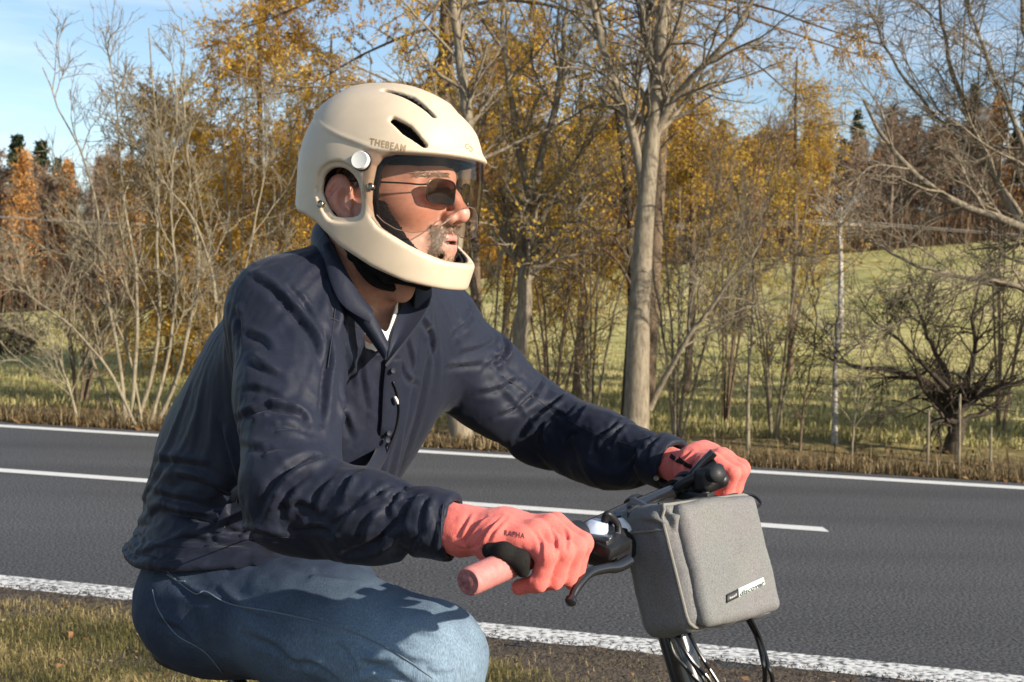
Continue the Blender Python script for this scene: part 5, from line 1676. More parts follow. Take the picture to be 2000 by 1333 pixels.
JF = [  # right sleeve, elbow to cuff
    ([(506, 1012), (535, 946), (574, 915), (614, 900), (643, 892)], 0.0095, 0.013), ([(552, 1012), (564, 963), (602, 929)], 0.006, 0.010),
    ([(610, 1010), (625, 960), (655, 925)], 0.0055, 0.010), ([(660, 987), (680, 938), (700, 921)], 0.006, 0.009), ([(640, 1050), (668, 1010), (705, 975), (735, 945)], 0.0055, 0.010),
    ([(697, 996), (743, 963), (768, 954)], 0.0055, 0.009), ([(755, 1012), (776, 963), (800, 958)], 0.006, 0.008), ([(788, 1040), (796, 996), (812, 966)], 0.005, 0.008),
    ([(822, 1045), (830, 990), (842, 966)], 0.0055, 0.008), ([(697, 1060), (718, 1010), (743, 985)], 0.006, 0.009), ([(735, 1075), (757, 1035), (790, 1010)], 0.0055, 0.009),
    ([(845, 1085), (853, 1030), (862, 985)], 0.004, 0.006), ([(575, 1035), (630, 1032), (665, 1060)], 0.006, 0.010), ([(530, 1000), (585, 985), (625, 1000)], 0.004, 0.010), ([(800, 1080), (815, 1050), (835, 1035)], 0.004, 0.007),
    # right upper arm
    ([(493, 540), (536, 572), (583, 626), (614, 669), (626, 722)], 0.0085, 0.013), ([(478, 650), (517, 669), (528, 689)], 0.0045, 0.011), ([(487, 700), (509, 720), (544, 736)], 0.006, 0.012),
    ([(470, 760), (515, 765), (560, 785)], 0.0035, 0.011), ([(462, 821), (497, 806), (536, 798), (583, 810), (598, 829)], 0.0075, 0.012), ([(524, 835), (567, 838), (605, 850)], 0.005, 0.010),
    ([(470, 870), (510, 880), (560, 875)], 0.004, 0.012), ([(559, 919), (583, 903), (618, 888), (645, 899)], 0.007, 0.010), ([(455, 600), (470, 640), (465, 700)], 0.004, 0.013),
    ([(560, 560), (590, 590), (612, 630)], 0.004, 0.010),
    # chest
    ([(634, 642), (638, 697), (632, 751), (626, 830)], 0.0075, 0.012), ([(668, 660), (680, 712), (690, 760)], 0.0045, 0.011), ([(700, 690), (708, 745), (716, 800)], 0.0035, 0.011), ([(665, 760), (672, 815), (690, 860)], 0.0045, 0.012),
    ([(815, 610), (838, 650), (848, 700)], 0.006, 0.009), ([(790, 640), (800, 690), (808, 730)], 0.0035, 0.009), ([(775, 700), (795, 740), (820, 752)], 0.003, 0.008), ([(640, 560), (655, 610), (650, 650)], 0.005, 0.012),
    # left sleeve
    ([(962, 630), (984, 662), (985, 690), (945, 722)], 0.008, 0.011), ([(885, 655), (917, 625), (925, 587)], 0.007, 0.010), ([(870, 720), (905, 716), (945, 712)], 0.005, 0.010), ([(935, 770), (975, 760), (1020, 735)], 0.005, 0.011),
    ([(1013, 853), (1042, 814), (1085, 788), (1106, 760)], 0.0095, 0.012), ([(973, 815), (1009, 799), (1042, 770), (1063, 734)], 0.0085, 0.011), ([(1052, 864), (1060, 828), (1085, 814)], 0.006, 0.009),
    ([(900, 690), (940, 680), (972, 660)], 0.0045, 0.010), ([(1118, 835), (1135, 805), (1150, 785)], 0.005, 0.009), ([(1160, 882), (1164, 860), (1193, 839), (1207, 821)], 0.007, 0.009), ([(1190, 868), (1207, 845), (1225, 828)], 0.005, 0.008),
    ([(1240, 914), (1247, 882), (1272, 853)], 0.0065, 0.009), ([(1261, 904), (1272, 871), (1294, 850)], 0.005, 0.008), ([(1100, 870), (1115, 850), (1140, 840)], 0.005, 0.009), ([(1075, 800), (1105, 812), (1125, 790)], 0.004, 0.008),
    # back and waist
    ([(340, 930), (400, 945), (460, 975)], 0.006, 0.014), ([(330, 1000), (390, 1010), (450, 1030)], 0.006, 0.013), ([(300, 900), (350, 905), (410, 915)], 0.005, 0.015), ([(290, 960), (340, 975), (400, 985)], 0.0055, 0.013),
    ([(440, 1040), (500, 1040), (560, 1055)], 0.006, 0.011), ([(360, 1050), (420, 1060), (480, 1062)], 0.005, 0.011), ([(430, 830), (445, 890), (462, 950)], 0.006, 0.013)]
Vj, Fj = refine(Vj, Tj, Qj)
Vj = apply_folds(Vj, Fj, JF)
wr = np.zeros(len(Vj))
for S_, E_, W_2, k_ in ((RS, RE, RW_, 1.0), (LS, LE, LW_, 1.0)):
    df, tf = dist_seg(Vj, E_, W_2)
    du, tu = dist_seg(Vj, S_, E_)
    wr = np.maximum(wr, np.clip((0.11 - df) / 0.03, 0, 1) * np.clip((1 - tf) / 0.08, 0, 1) * k_)
    wr = np.maximum(wr, np.clip((0.12 - du) / 0.03, 0, 1) * 0.5)
def ridged(p): return 1 - np.abs(vnoise(p)) * 2
wd = Vj @ np.array([[0.9, 0.3, 0.5], [-0.3, 0.4, 0.3], [0.5, -0.2, 0.8]])
Vj = Vj + normals_of(Vj, Fj) * ((0.0003 + 0.0008 * wr) * (ridged(wd * np.array([30, 10, 22])) ** 2 * 1.6 - 0.4) + 0.0003 * ridged(Vj * 60))[:, None]
Vj = smooth_mesh(Vj, Fj, 1, 0.15)
jacket = mk('jacket', Vj, None, Fj, m_jack, person)
JBVH = BVHTree.FromPolygons([Vector(v) for v in Vj], [tuple(f) for f in Fj])

# ---- skin: head on a continuous body
gb = G((-1.02, 1.5, 0.0), (0.40, 2.66, 1.60), 0.012)
bd = smin(gb.loft(SP, [a - 0.035 for a in SPA[:4]] + [0.06], [b - 0.035 for b in SPB[:4]] + [0.058], T_L, 0.06), gb.cone(SP[3], SP[4] + (SP[4] - SP[3]) * 0.3, 0.062, 0.054), 0.03)
for S_, E_, W_2 in ((RS, RE, RW_), (LS, LE, LW_)):
    bd = smin(bd, gb.chain([S_, E_, W_2], [0.058, 0.043, 0.028], 0.02), 0.03)
for h_, k_, a_ in ((RH, RK, RA), (LH, LK, LA)):
    bd = smin(bd, gb.chain([h_, k_, a_], [0.085, 0.055, 0.036], 0.02), 0.04)
Vb2, Tb2, Qb2 = gb.mesh(bd)
mb = MB()
mb.add(HEAD_V, HEAD_F3, HEAD_F4)
mb.add(Vb2, Tb2, Qb2)
BODY = mb.build('body', m_skin, person, sharp=None)
vcol(BODY, np.concatenate([HEAD_C, np.tile([[0.52, 0.285, 0.20]], (len(Vb2), 1))]))
TEETH.build('teeth', m_teeth, BODY)
def join_strands(name, L_, m):
    q = MB()
    for V, F in L_: q.add(V, F)
    return q.build(name, m, BODY, sharp=None)
join_strands('beard', BEARD, m_beard)
join_strands('eyebrows', BROW, m_beard)
join_strands('hair', HAIR, m_hair)

# ---- white shirt at the neck
gs = G(P(712, 600, 2.05) - 0.16, P(712, 600, 2.05) + 0.16, 0.004)
sh = gs.loft(SP, [a - 0.022 for a in SPA], [b - 0.022 for b in SPB], T_L, 0.06)
sh = np.maximum(np.abs(sh) - 0.003, -gs.loft([P(716, 520, 2.06), P(728, 590, 2.03), P(742, 625, 2.0)], [0.072, 0.062, 0.030], [0.072, 0.062, 0.030], T_L, 0.02))
a, b, c = gs.mesh(sh)
mk('undershirt', a, b, c, mat('white_cotton', (0.72, 0.70, 0.64), 0.85, bump=0.3, bs=900, bd=0.001), person)

# ---- jeans
gp = G((-0.98, 1.62, 0.28), (0.15, 2.60, 1.06), 0.0075)
def jeans_field(g, o=0.0):
    hipc = (RH + LH) / 2
    d = g.loft([hipc - UP * 0.03, hipc + UP * 0.08 + T_F * 0.03], [0.170 + o, 0.155 + o], [0.122 + o, 0.125 + o], T_L, 0.05)
    d = smin(d, g.chain([RH, RH + (RK - RH) * 0.5, RK, RK + (RA - RK) * 0.55, RA], [0.103 + o, 0.101 + o, 0.074 + o, 0.068 + o, 0.056 + o], 0.03), 0.05)
    d = smin(d, g.chain([LH, LH + (LK - LH) * 0.5, LK, LK + (LA - LK) * 0.55, LA], [0.112 + o, 0.100 + o, 0.074 + o, 0.066 + o, 0.056 + o], 0.03), 0.05)
    d = smin(d, g.sph(RH - T_F * 0.035 - UP * 0.01, 0.100 + o), 0.04)
    return d
dp = jeans_field(gp)
dp = smax(dp, gp.Z - np.float32(hemz + 0.05), 0.01)
Vp, Tp, Qp = gp.mesh(dp)
if False:
    gi = G((-0.98, 1.62, 0.28), (0.15, 2.60, 1.06), 0.012)
    inner = gi.mesh(jeans_field(gi, -0.012))
    pin = np.zeros(len(Vp)); pin[Vp[:, 2] > hemz + 0.05] = 1
    pin[Vp[:, 2] < 0.42] = 1
    Vp = settle(Vp, Tp, Qp, GROW_J, NFR, pin, inner, bend=2.5, tens=15)
    Vp = smooth_mesh(Vp, Qp, 1, 0.35)
m_jean = bpy.data.materials.new('denim')
nt, N, L, b_ = nodes(m_jean)
t = N.new('ShaderNodeTexCoord')
b_.inputs['Roughness'].default_value = 0.85
b_.inputs['Sheen Weight'].default_value = 0.0
at = N.new('ShaderNodeAttribute'); at.attribute_name = 'Col'
n1 = N.new('ShaderNodeTexNoise'); n1.inputs['Scale'].default_value = 560; n1.inputs['Detail'].default_value = 3
mpn = N.new('ShaderNodeMapping'); mpn.inputs['Scale'].default_value = (1, 1, 0.25); mpn.inputs['Rotation'].default_value = (0.2, 0.5, 0.3)
L.new(t.outputs['Object'], mpn.inputs['Vector']); L.new(mpn.outputs[0], n1.inputs['Vector'])
r1 = N.new('ShaderNodeMapRange'); r1.inputs[1].default_value, r1.inputs[2].default_value, r1.inputs[3].default_value, r1.inputs[4].default_value = 0.25, 0.75, 0.62, 1.40
L.new(n1.outputs['Fac'], r1.inputs[0])
x1 = N.new('ShaderNodeMix'); x1.data_type = 'RGBA'; x1.blend_type = 'MULTIPLY'; x1.inputs[0].default_value = 1
L.new(at.outputs['Color'], x1.inputs[6]); L.new(r1.outputs[0], x1.inputs[7])
L.new(x1.outputs[2], b_.inputs['Base Color'])
bp = N.new('ShaderNodeBump'); bp.inputs['Strength'].default_value = 0.5; bp.inputs['Distance'].default_value = 0.0012
L.new(n1.outputs['Fac'], bp.inputs['Height']); L.new(bp.outputs[0], b_.inputs['Normal'])
NF = [([(322, 1112), (382, 1158), (450, 1178), (540, 1195), (620, 1213), (700, 1238), (780, 1278)], 0.0022, 0.006), ([(298, 1152), (310, 1192), (345, 1240), (398, 1272)], 0.0022, 0.006), ([(690, 1320), (745, 1296), (800, 1300)], 0.006, 0.012), ([(560, 1290), (620, 1300), (660, 1330)], 0.006, 0.013), ([(300, 1210), (350, 1230), (390, 1270)], 0.005, 0.014), ([(780, 1220), (820, 1240), (870, 1250)], 0.004, 0.011), ([(420, 1150), (470, 1190), (540, 1215)], 0.004, 0.010), ([(700, 1290), (760, 1310), (800, 1333)], 0.006, 0.013), ([(650, 1250), (690, 1290), (700, 1330)], 0.005, 0.012), ([(760, 1265), (800, 1290), (850, 1300)], 0.004, 0.011),
      ([(330, 1130), (380, 1165), (430, 1180)], 0.004, 0.011), ([(560, 1110), (610, 1120), (680, 1130)], 0.0035, 0.012), ([(480, 1240), (540, 1265), (590, 1310)], 0.005, 0.013), ([(830, 1310), (860, 1318), (900, 1310)], 0.004, 0.009), ([(600, 1230), (640, 1240), (690, 1235)], 0.003, 0.010)]
Vp, Fp = refine(Vp, Tp, Qp)
Vp = Vp + normals_of(Vp, Fp) * (0.0022 * fbm(Vp * np.array([22, 22, 30]), 3))[:, None]
Vp = apply_folds(Vp, Fp, NF)
Vp = smooth_mesh(Vp, Fp, 1, 0.3)
Tp, Qp = None, Fp
PBVH = BVHTree.FromPolygons([Vector(v) for v in Vp], [tuple(f) for f in Fp])
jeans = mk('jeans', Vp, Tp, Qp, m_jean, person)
# faded denim, with sunlight painted pale on knee and outer thigh, shade painted dark
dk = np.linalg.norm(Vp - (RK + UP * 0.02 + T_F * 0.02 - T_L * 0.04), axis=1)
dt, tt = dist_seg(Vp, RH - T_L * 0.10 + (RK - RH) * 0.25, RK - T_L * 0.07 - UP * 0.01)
wash_and_sun = np.clip(np.exp(-(dk / 0.125) ** 2) * 0.85 + np.exp(-(dt / 0.085) ** 2) * (0.14 + 0.34 * tt), 0, 1)
wash_and_sun = np.clip(wash_and_sun + 0.22 * fbm(Vp * 16, 4) * (0.4 + wash_and_sun), 0, 1)[:, None]
vcol(jeans, (1 - wash_and_sun) * np.array([0.015, 0.028, 0.056]) + wash_and_sun * np.array([0.175, 0.25, 0.33]))
# ================================================================ collar, placket, pocket, seams, gloves
def on(bv, px, py, lift=0.0):
    """point of a surface under a photo pixel"""
    o, dd = ray(px, py)
    h = bv.ray_cast(Vector(o), Vector(dd).normalized())
    if h[0] is None:
        h = bv.find_nearest(Vector(o + dd * 2.0))
    n = np.array(h[1]); n = n if n @ dd < 0 else -n
    return np.array(h[0]) + n * lift
def strip(name, lo_, hi_, m, parent, thick=0.003, rows=6, bulge=0.0, n=6):
    a, b = spline(lo_, n), spline(hi_, n)
    k = len(a)
    out = np.zeros((rows + 1, k, 3))
    w = np.cross(np.gradient(a, axis=0), b - a)
    w /= np.linalg.norm(w, axis=1)[:, None] + 1e-12
    for r in range(rows + 1):
        t = r / rows
        out[r] = a * (1 - t) + b * t + w * bulge * math.sin(t * math.pi)
    i, j = np.meshgrid(np.arange(rows), np.arange(k - 1), indexing='ij')
    F = np.stack([i * k + j, i * k + j + 1, (i + 1) * k + j + 1, (i + 1) * k + j], -1).reshape(-1, 4)
    o = mk(name, out.reshape(-1, 3), None, F, m, parent)
    s = o.modifiers.new('thickness', 'SOLIDIFY'); s.thickness = thick; s.offset = 0
    bv = o.modifiers.new('edge', 'BEVEL'); bv.width = thick * 0.3; bv.segments = 2; bv.limit_method = 'ANGLE'
    return o
def seam(name, pix, bv, r, m, parent, lift=0.0004, n=8):
    pts = [on(bv, *q[:2], lift) for q in spline([(*p, 0) for p in pix], n)]
    return MB().tube(np.array(pts), r, 6).build(name, m, parent, sharp=None)

# standing collar: right half comes round from the nape to the throat, left half folds open
lo_ = [P(792, 540, 2.17), P(735, 490, 2.19), P(660, 468, 2.15), P(614, 476, 2.085), P(622, 530, 2.000), P(652, 588, 1.965), P(702, 634, 1.950), P(753, 704, 1.950)]
hi_ = [P(790, 490, 2.14), P(735, 446, 2.15), P(672, 420, 2.12), P(632, 430, 2.060), P(654, 490, 1.970), P(688, 556, 1.954), P(724, 608, 1.948), P(757, 672, 1.954)]
strip('collar', lo_, hi_, m_jack, jacket, 0.005, 8, 0.008)
lo_ = [P(754, 716, 1.950), P(792, 668, 1.975), P(832, 610, 2.045), P(842, 566, 2.12), P(818, 540, 2.18)]
hi_ = [P(757, 684, 1.962), P(768, 640, 1.985), P(786, 590, 2.045), P(806, 548, 2.115), P(800, 500, 2.15)]
strip('collar', lo_, hi_, m_jack, jacket, 0.005, 8, -0.006)
# turned-down collar leaf on his right side
lo_ = [P(630, 480, 1.985), P(642, 540, 1.940), P(668, 596, 1.925), P(722, 632, 1.930)]
hi_ = [P(650, 476, 1.998), P(668, 515, 1.955), P(696, 566, 1.942), P(728, 608, 1.942)]
strip('collar_leaf', lo_, hi_, m_jack, jacket, 0.004, 6, 0.005)

# placket down the front
A_ = [(754, 700), (747, 745), (743, 790), (740, 835), (729, 880), (710, 922)]
B_ = [(783, 700), (780, 745), (776, 790), (771, 835), (757, 880), (738, 915)]
strip('placket', [on(JBVH, *q, 0.0045) for q in A_], [on(JBVH, *q, 0.002) for q in B_], m_jack, jacket, 0.006, 5, 0.002)
m_btn = mat('dark_button', (0.03, 0.033, 0.045), 0.6, spec=0.2)
m_rivet = mat('rivet_metal', (0.45, 0.44, 0.40), 0.35, metal=1.0)
m_white = mat('white_plastic', (0.75, 0.75, 0.72), 0.4)
for q in ((753, 842), (750, 856), (764, 720)):
    c = on(JBVH, *q, 0.0095)
    MB().lathe(c, -ray(*q)[1] * 0.6 + T_F * 0.5, [(-0.001, 0.0), (0.0, 0.0042), (0.0012, 0.0042), (0.0016, 0.0036), (0.0010, 0.0028), (0.0010, 0.0)], 16).build('button', m_btn, jacket)
# chest pocket zip with a white pull
seam('pocket_zip', [(764, 742), (772, 772), (773, 812), (763, 850), (748, 884)], JBVH, 0.0016, m_black, jacket, 0.0075)
MB().tube([on(JBVH, 765, 770, 0.011), on(JBVH, 767, 778, 0.012), on(JBVH, 769, 784, 0.011)], [0.0018, 0.0026, 0.0016], 8).build('zip_pull', m_white, jacket)
# hand pocket at the waist: a standing welt
strip('pocket_welt', [on(JBVH, *q, 0.001) for q in ((432, 1040), (449, 1008), (463, 978), (470, 952))], [on(JBVH, *q, 0.006) for q in ((420, 1035), (438, 1002), (452, 974), (460, 950))], m_jack, jacket, 0.003, 4, 0.002)
MB().lathe(on(JBVH, 437, 1028, 0.002), (0.6, -0.8, 0), [(0, 0.0022), (0.0016, 0.0018), (0.0016, 0)], 12).build('snap', m_rivet, jacket)
MB().lathe(on(JBVH, 1281, 933, 0.001), (0.3, -0.95, -0.1), [(0, 0.0045), (0.0022, 0.0042), (0.0024, 0.003), (0.001, 0.002), (0.001, 0)], 16).build('snap', m_rivet, jacket)
# stitched seams
m_thread = mat('navy_thread', (0.010, 0.012, 0.02), 0.7)
for pix in ([(866, 985), (862, 1020), (862, 1060), (870, 1092)], [(1303, 868), (1290, 900), (1282, 940)], [(640, 620), (700, 640), (735, 660)], [(300, 1062), (400, 1070), (500, 1052), (580, 1050)], [(980, 735), (1040, 775), (1100, 815), (1170, 850), (1280, 885)], [(655, 600), (648, 660), (640, 720)]):
    seam('seam', pix, JBVH, 0.0009, m_thread, jacket, 0.0)
# jeans stitching
m_st = mat('pale_thread', (0.13, 0.16, 0.20), 0.8)
for pix in ([(322, 1112), (350, 1138), (382, 1160), (402, 1156), (450, 1180), (540, 1197), (620, 1215), (700, 1240), (780, 1280), (845, 1325)], [(298, 1152), (310, 1192), (345, 1240), (398, 1272), (435, 1315)], [(326, 1122), (345, 1134), (362, 1136)]):
    seam('stitching', pix, PBVH, 0.0011, m_st, jeans, 0.0002)

# shoes
m_shoe = mat('dark_shoe', (0.03, 0.03, 0.034), 0.6, bump=0.3, bs=300)
FEET = {}
for nm, A2 in (('r', RA), ('l', LA)):
    gf = G(A2 - 0.16 - np.array([0, 0, 0.02]), A2 + np.array([0.34, 0.16, 0.10]), 0.006)
    toe = A2 + T_F * 0.17 - UP * 0.065
    f = smin(gf.cone(A2 - T_F * 0.03 - UP * 0.05, A2 + T_F * 0.08 - UP * 0.05, 0.038, 0.042), gf.cone(A2 + T_F * 0.08 - UP * 0.055, toe, 0.044, 0.034), 0.02)
    f = smin(f, gf.cone(A2, A2 - UP * 0.04, 0.046, 0.044), 0.02)
    f = smax(f, np.float32(A2[2] - 0.095) - gf.Z, 0.005)
    a, b, c = gf.mesh(f)
    mk('shoe', a, b, c, m_shoe, person)
    FEET[nm] = A2 + T_F * 0.11 - UP * 0.098

# ---- handlebar line, shared with the bicycle
HC_R, HC_L = P(1030, 1086, 1.66), P(1388, 928, 2.10)
BAR = (HC_L - HC_R); BAR_LEN = np.linalg.norm(BAR); BAR /= BAR_LEN
FWD = np.cross(BAR, UP); FWD /= np.linalg.norm(FWD)
BUP = np.cross(FWD, BAR); BUP = BUP if BUP[2] > 0 else -BUP
def hand(C, sgn, W, WD, name):
    """gloved fist round the bar; sgn +1 for his right hand (along axis runs to his left)"""
    at_ = lambda f, a, u: C + FWD * f + BAR * (a * sgn) + BUP * u
    gg = G(C - np.array([0.155, 0.155, 0.085]), C + np.array([0.125, 0.125, 0.105]), 0.0021)
    wf, wa, wu = (W - C) @ FWD, (W - C) @ BAR * sgn, (W - C) @ BUP
    wi = W - WD * 0.035
    d = gg.loft([wi, W + WD * 0.012, at_(-0.030, -0.006, 0.030), at_(0.012, 0.003, 0.032)], [0.036, 0.034, 0.041, 0.044], [0.030, 0.028, 0.0235, 0.0165], BAR, 0.02)
    # heel of the hand resting on the grip
    d = smin(d, gg.ell(at_(-0.018, -0.034, 0.017), (0.036, 0.019, 0.024), [FWD, BAR * sgn, BUP]), 0.016)
    d = smin(d, gg.ell(at_(-0.030, 0.026, 0.006), (0.030, 0.018, 0.020), [FWD, BAR * sgn, BUP]), 0.016)
    fings = None
    for a_, mf, mu, pf, rr in ((0.035, 0.020, 0.036, 0.060, 0.0120), (0.0125, 0.024, 0.039, 0.063, 0.0125), (-0.0105, 0.021, 0.036, 0.059, 0.0120), (-0.0315, 0.013, 0.029, 0.049, 0.0108)):
        c = gg.chain([at_(mf - 0.025, a_, mu - 0.004), at_(mf, a_, mu), at_(pf, a_, 0.015), at_(pf - 0.013, a_, -0.021), at_(pf - 0.042, a_, -0.0315)], [0.012, 0.0135, rr + 0.001, rr, rr - 0.001], 0.006)
        fings = c if fings is None else smin(fings, c, 0.0035)
    d = smin(d, fings, 0.008)
    th = gg.chain([at_(-0.040, 0.030, 0.008), at_(-0.012, 0.055, -0.012), at_(0.012, 0.057, -0.030), at_(0.034, 0.050, -0.042)], [0.017, 0.0140, 0.0125, 0.0105], 0.008)
    d = smin(d, th, 0.008)
    d = smax(d, -gg.cone(C - BAR * 0.2, C + BAR * 0.2, 0.0165), 0.002)
    V, T, Q = gg.mesh(d)
    return gg, d, V, T, Q, at_
m_glove = mat('coral_fleece', (0.74, 0.165, 0.135), 0.88, var=0.12, vs=420, bump=0.9, bs=760, bd=0.0011, spec=0.25, sheen=0.12)
m_palm = mat('black_suede', (0.013, 0.012, 0.011), 0.9, var=0.3, vs=300, bump=0.5, bs=900, bd=0.001, spec=0.2)
gR, dR, V, T, Q, atR = hand(HC_R, 1, RW_, RD, 'glove')
V = smooth_mesh(V, Q, 2, 0.4)
V = V + normals_of(V, Q) * (0.0009 * fbm(V * 70, 3))[:, None]
V = apply_folds(V, Q, [([(906, 1062), (920, 1040), (948, 1010)], 0.0030, 0.006), ([(932, 1072), (950, 1040), (978, 1008)], 0.0034, 0.006), ([(895, 1048), (905, 1030), (918, 1002)], 0.0026, 0.006), ([(950, 1062), (968, 1035), (990, 1010)], 0.002, 0.006),
                       ([(1040, 1035), (1056, 1060), (1058, 1095)], 0.0022, 0.005), ([(1075, 1030), (1085, 1058), (1084, 1090)], 0.0020, 0.005), ([(1100, 1030), (1108, 1052), (1106, 1080)], 0.0018, 0.005), ([(1030, 1100), (1038, 1118), (1030, 1138)], 0.002, 0.005), ([(890, 1068), (915, 1072), (935, 1064)], 0.002, 0.005)])
gl_r = mk('glove', V, None, Q, m_glove, person)
gl_r['label'] = 'coral glove gripping the near end of the handlebar'
GBV = BVHTree.FromPolygons([Vector(v) for v in V], [tuple(f) for f in Q])
# suede pad on the heel of the hand, pressed on the grip
pad = gR.chain([P(957, 1076, 1.614), P(984, 1080, 1.604), P(1014, 1094, 1.604), P(1021, 1114, 1.610)], [0.0100, 0.0125, 0.0125, 0.0090], 0.006)
pad = smax(pad, -gR.cone(HC_R - BAR * 0.2, HC_R + BAR * 0.2, 0.0178), 0.002)
a, b, c = gR.mesh(pad)
mk('palm_pad', a, b, c, m_palm, gl_r)
V2, F = text_mesh('RAPHA', 0.016, 0.22, 1.2)
decal('lettering', V2, F, (1004, 1049), (11.2, 1.9), (-1.0, -14.5), GBV, mat('dark_print', (0.10, 0.03, 0.03), 0.6), gl_r)
gL, dL, V, T, Q, atL = hand(HC_L, -1, LW_, LD, 'glove')
V = smooth_mesh(V, Q, 2, 0.4)
V = HC_L + (V - HC_L) * 0.86
V = V + normals_of(V, Q) * (0.0009 * fbm(V * 70, 3))[:, None]
V = apply_folds(V, Q, [([(1318, 905), (1335, 895), (1350, 880)], 0.003, 0.007), ([(1325, 935), (1345, 915), (1362, 895)], 0.003, 0.007), ([(1340, 945), (1360, 930), (1380, 905)], 0.0025, 0.007)])
gl_l = mk('glove', V, None, Q, m_glove, person)
gl_l['label'] = 'coral glove with two dark stripes at the far end of the handlebar'
GBL = BVHTree.FromPolygons([Vector(v) for v in V], [tuple(f) for f in Q])
for q in ([(1312, 888), (1326, 896), (1338, 900)], [(1328, 893), (1343, 905), (1354, 908)]):
    strip('stripe', [on(GBL, *p, 0.0022) for p in q], [on(GBL, p[0] - 3, p[1] + 8, 0.0022) for p in q], m_palm, gl_l, 0.001, 3)
# ribbed neckband of the white shirt, inside the collar
m_rib = mat('white_rib', (0.74, 0.72, 0.66), 0.85, bump=0.4, bs=600, bd=0.001)
strip('undershirt', [P(742, 668, 1.972), P(754, 682, 1.968), P(764, 655, 1.985), P(776, 612, 2.02)], [P(738, 636, 1.978), P(754, 648, 1.978), P(766, 622, 1.998), P(776, 588, 2.03)], m_rib, person, 0.003, 4)
# ================================================================ bicycle
m_frame2 = mat('black_frame', (0.012, 0.012, 0.013), 0.22, spec=0.6, coat=0.5)
m_alu = mat('silver_metal', (0.55, 0.54, 0.52), 0.28, metal=1.0, var=0.05)
m_rub = mat('black_rubber', (0.014, 0.014, 0.015), 0.7, bump=0.3, bs=300)
m_cable = mat('cable_sheath', (0.011, 0.011, 0.012), 0.3, spec=0.6)
BC = (HC_R + HC_L) / 2
HD = FWD * np.array([1, 1, 0]); HD /= np.linalg.norm(HD)            # bike heading
BL = np.array([-HD[1], HD[0], 0.0])                                  # its left
ST0 = P(1282, 1120, 1.90); ST1 = P(1345, 1333, 1.872)                # steerer post seen below the bag
SD = (ST1 - ST0) / np.linalg.norm(ST1 - ST0)
crown = ST1 + SD * 0.20
bike = empty('bicycle', (crown[0] - HD[0] * 0.5, crown[1] - HD[1] * 0.5, 0.0), 'black bicycle with coral rubber grips under the rider', 'bicycle')
MB().tube(np.array([HC_R - BAR * 0.10, HC_R + BAR * 0.10, BC - BAR * 0.03, BC + BAR * 0.03, HC_L - BAR * 0.10, HC_L + BAR * 0.09]), [0.0105, 0.0105, 0.0125, 0.0125, 0.0105, 0.0105], 16).build('handlebar', m_frame2, bike)
# ribbed grips
m_grip = mat('coral_rubber', (0.50, 0.185, 0.165), 0.62, var=0.16, vs=90, bump=0.3, bs=400)
m_gend = mat('worn_rubber_end', (0.30, 0.115, 0.115), 0.7, var=0.5, vs=120)
for C, s_ in ((HC_R, -1), (HC_L, 1)):
    n = 110
    e = 0.128 if s_ < 0 else 0.075
    t = np.linspace(-0.06, e, n)
    pr = [(-0.062, 0.0105), (-0.061, 0.0165)]
    mb = MB()
    # raised diagonal ribs are real relief on the tube
    th = np.arange(56) / 56 * 2 * math.pi
    ax = BAR * s_
    u = np.cross(ax, UP); u /= np.linalg.norm(u); w = np.cross(ax, u)
    R = 0.0172 + 0.00055 * np.clip(np.sin(t[:, None] * 1500 + th[None] * 3) * 1.8, -1, 1) * (t[:, None] > -0.05) * (t[:, None] < e - 0.012)
    R = R * np.where(t > e - 0.004, 1 - ((t - e + 0.004) / 0.004) ** 2 * 0.12, 1)[:, None]
    V = C + t[:, None, None] * ax + R[..., None] * (np.cos(th)[None, :, None] * u + np.sin(th)[None, :, None] * w)
    i, j = np.meshgrid(np.arange(n - 1), np.arange(56), indexing='ij'); k = (j + 1) % 56
    mb.add(V.reshape(-1, 3), None, np.stack([i * 56 + j, i * 56 + k, (i + 1) * 56 + k, (i + 1) * 56 + j], -1).reshape(-1, 4))
    gr = mb.build('grip', m_grip, bike, sharp=None)
    MB().lathe(C + ax * (e - 0.001), ax, [(0.0, 0.0158), (0.0012, 0.0148), (0.0006, 0.010), (0.0014, 0.009), (0.0014, 0.0)], 32).build('grip_end', m_gend, gr)
# clamp, brake lever and shifter on the right
def bp_(C, s_, f, a, u): return C + FWD * f + BAR * (a * s_) + BUP * u
for C, s_ in ((HC_R, 1), (HC_L, -1)):
    c0 = bp_(C, s_, 0, 0.070, 0)
    MB().lathe(c0, BAR * s_, [(0, 0.012), (0.0, 0.0205), (0.006, 0.0225), (0.016, 0.0225), (0.020, 0.019), (0.020, 0.012)], 28).build('grip_collar', m_black, bike)
    br = MB().lathe(c0 + BAR * s_ * 0.034, BAR * s_, [(0, 0.012), (0, 0.0175), (0.022, 0.0175), (0.022, 0.012)], 24)
    br.box(bp_(C, s_, 0.030, 0.115, -0.008), (0.026, 0.013, 0.010), [FWD, BAR * s_, BUP], 0.004)
    br.box(bp_(C, s_, 0.050, 0.128, -0.012), (0.013, 0.030, 0.0085), [FWD * 0.95 - BUP * 0.3, BAR * s_, BUP * 0.95 + FWD * 0.3], 0.004)
    bo = br.build('brake_body', m_black, bike)
    MB().lathe(bp_(C, s_, 0.048, 0.120, 0.0), BUP, [(-0.002, 0.006), (0.003, 0.006), (0.0036, 0.004), (0.002, 0.0026), (0.002, 0)], 16).build('pivot_bolt', m_alu, bo)
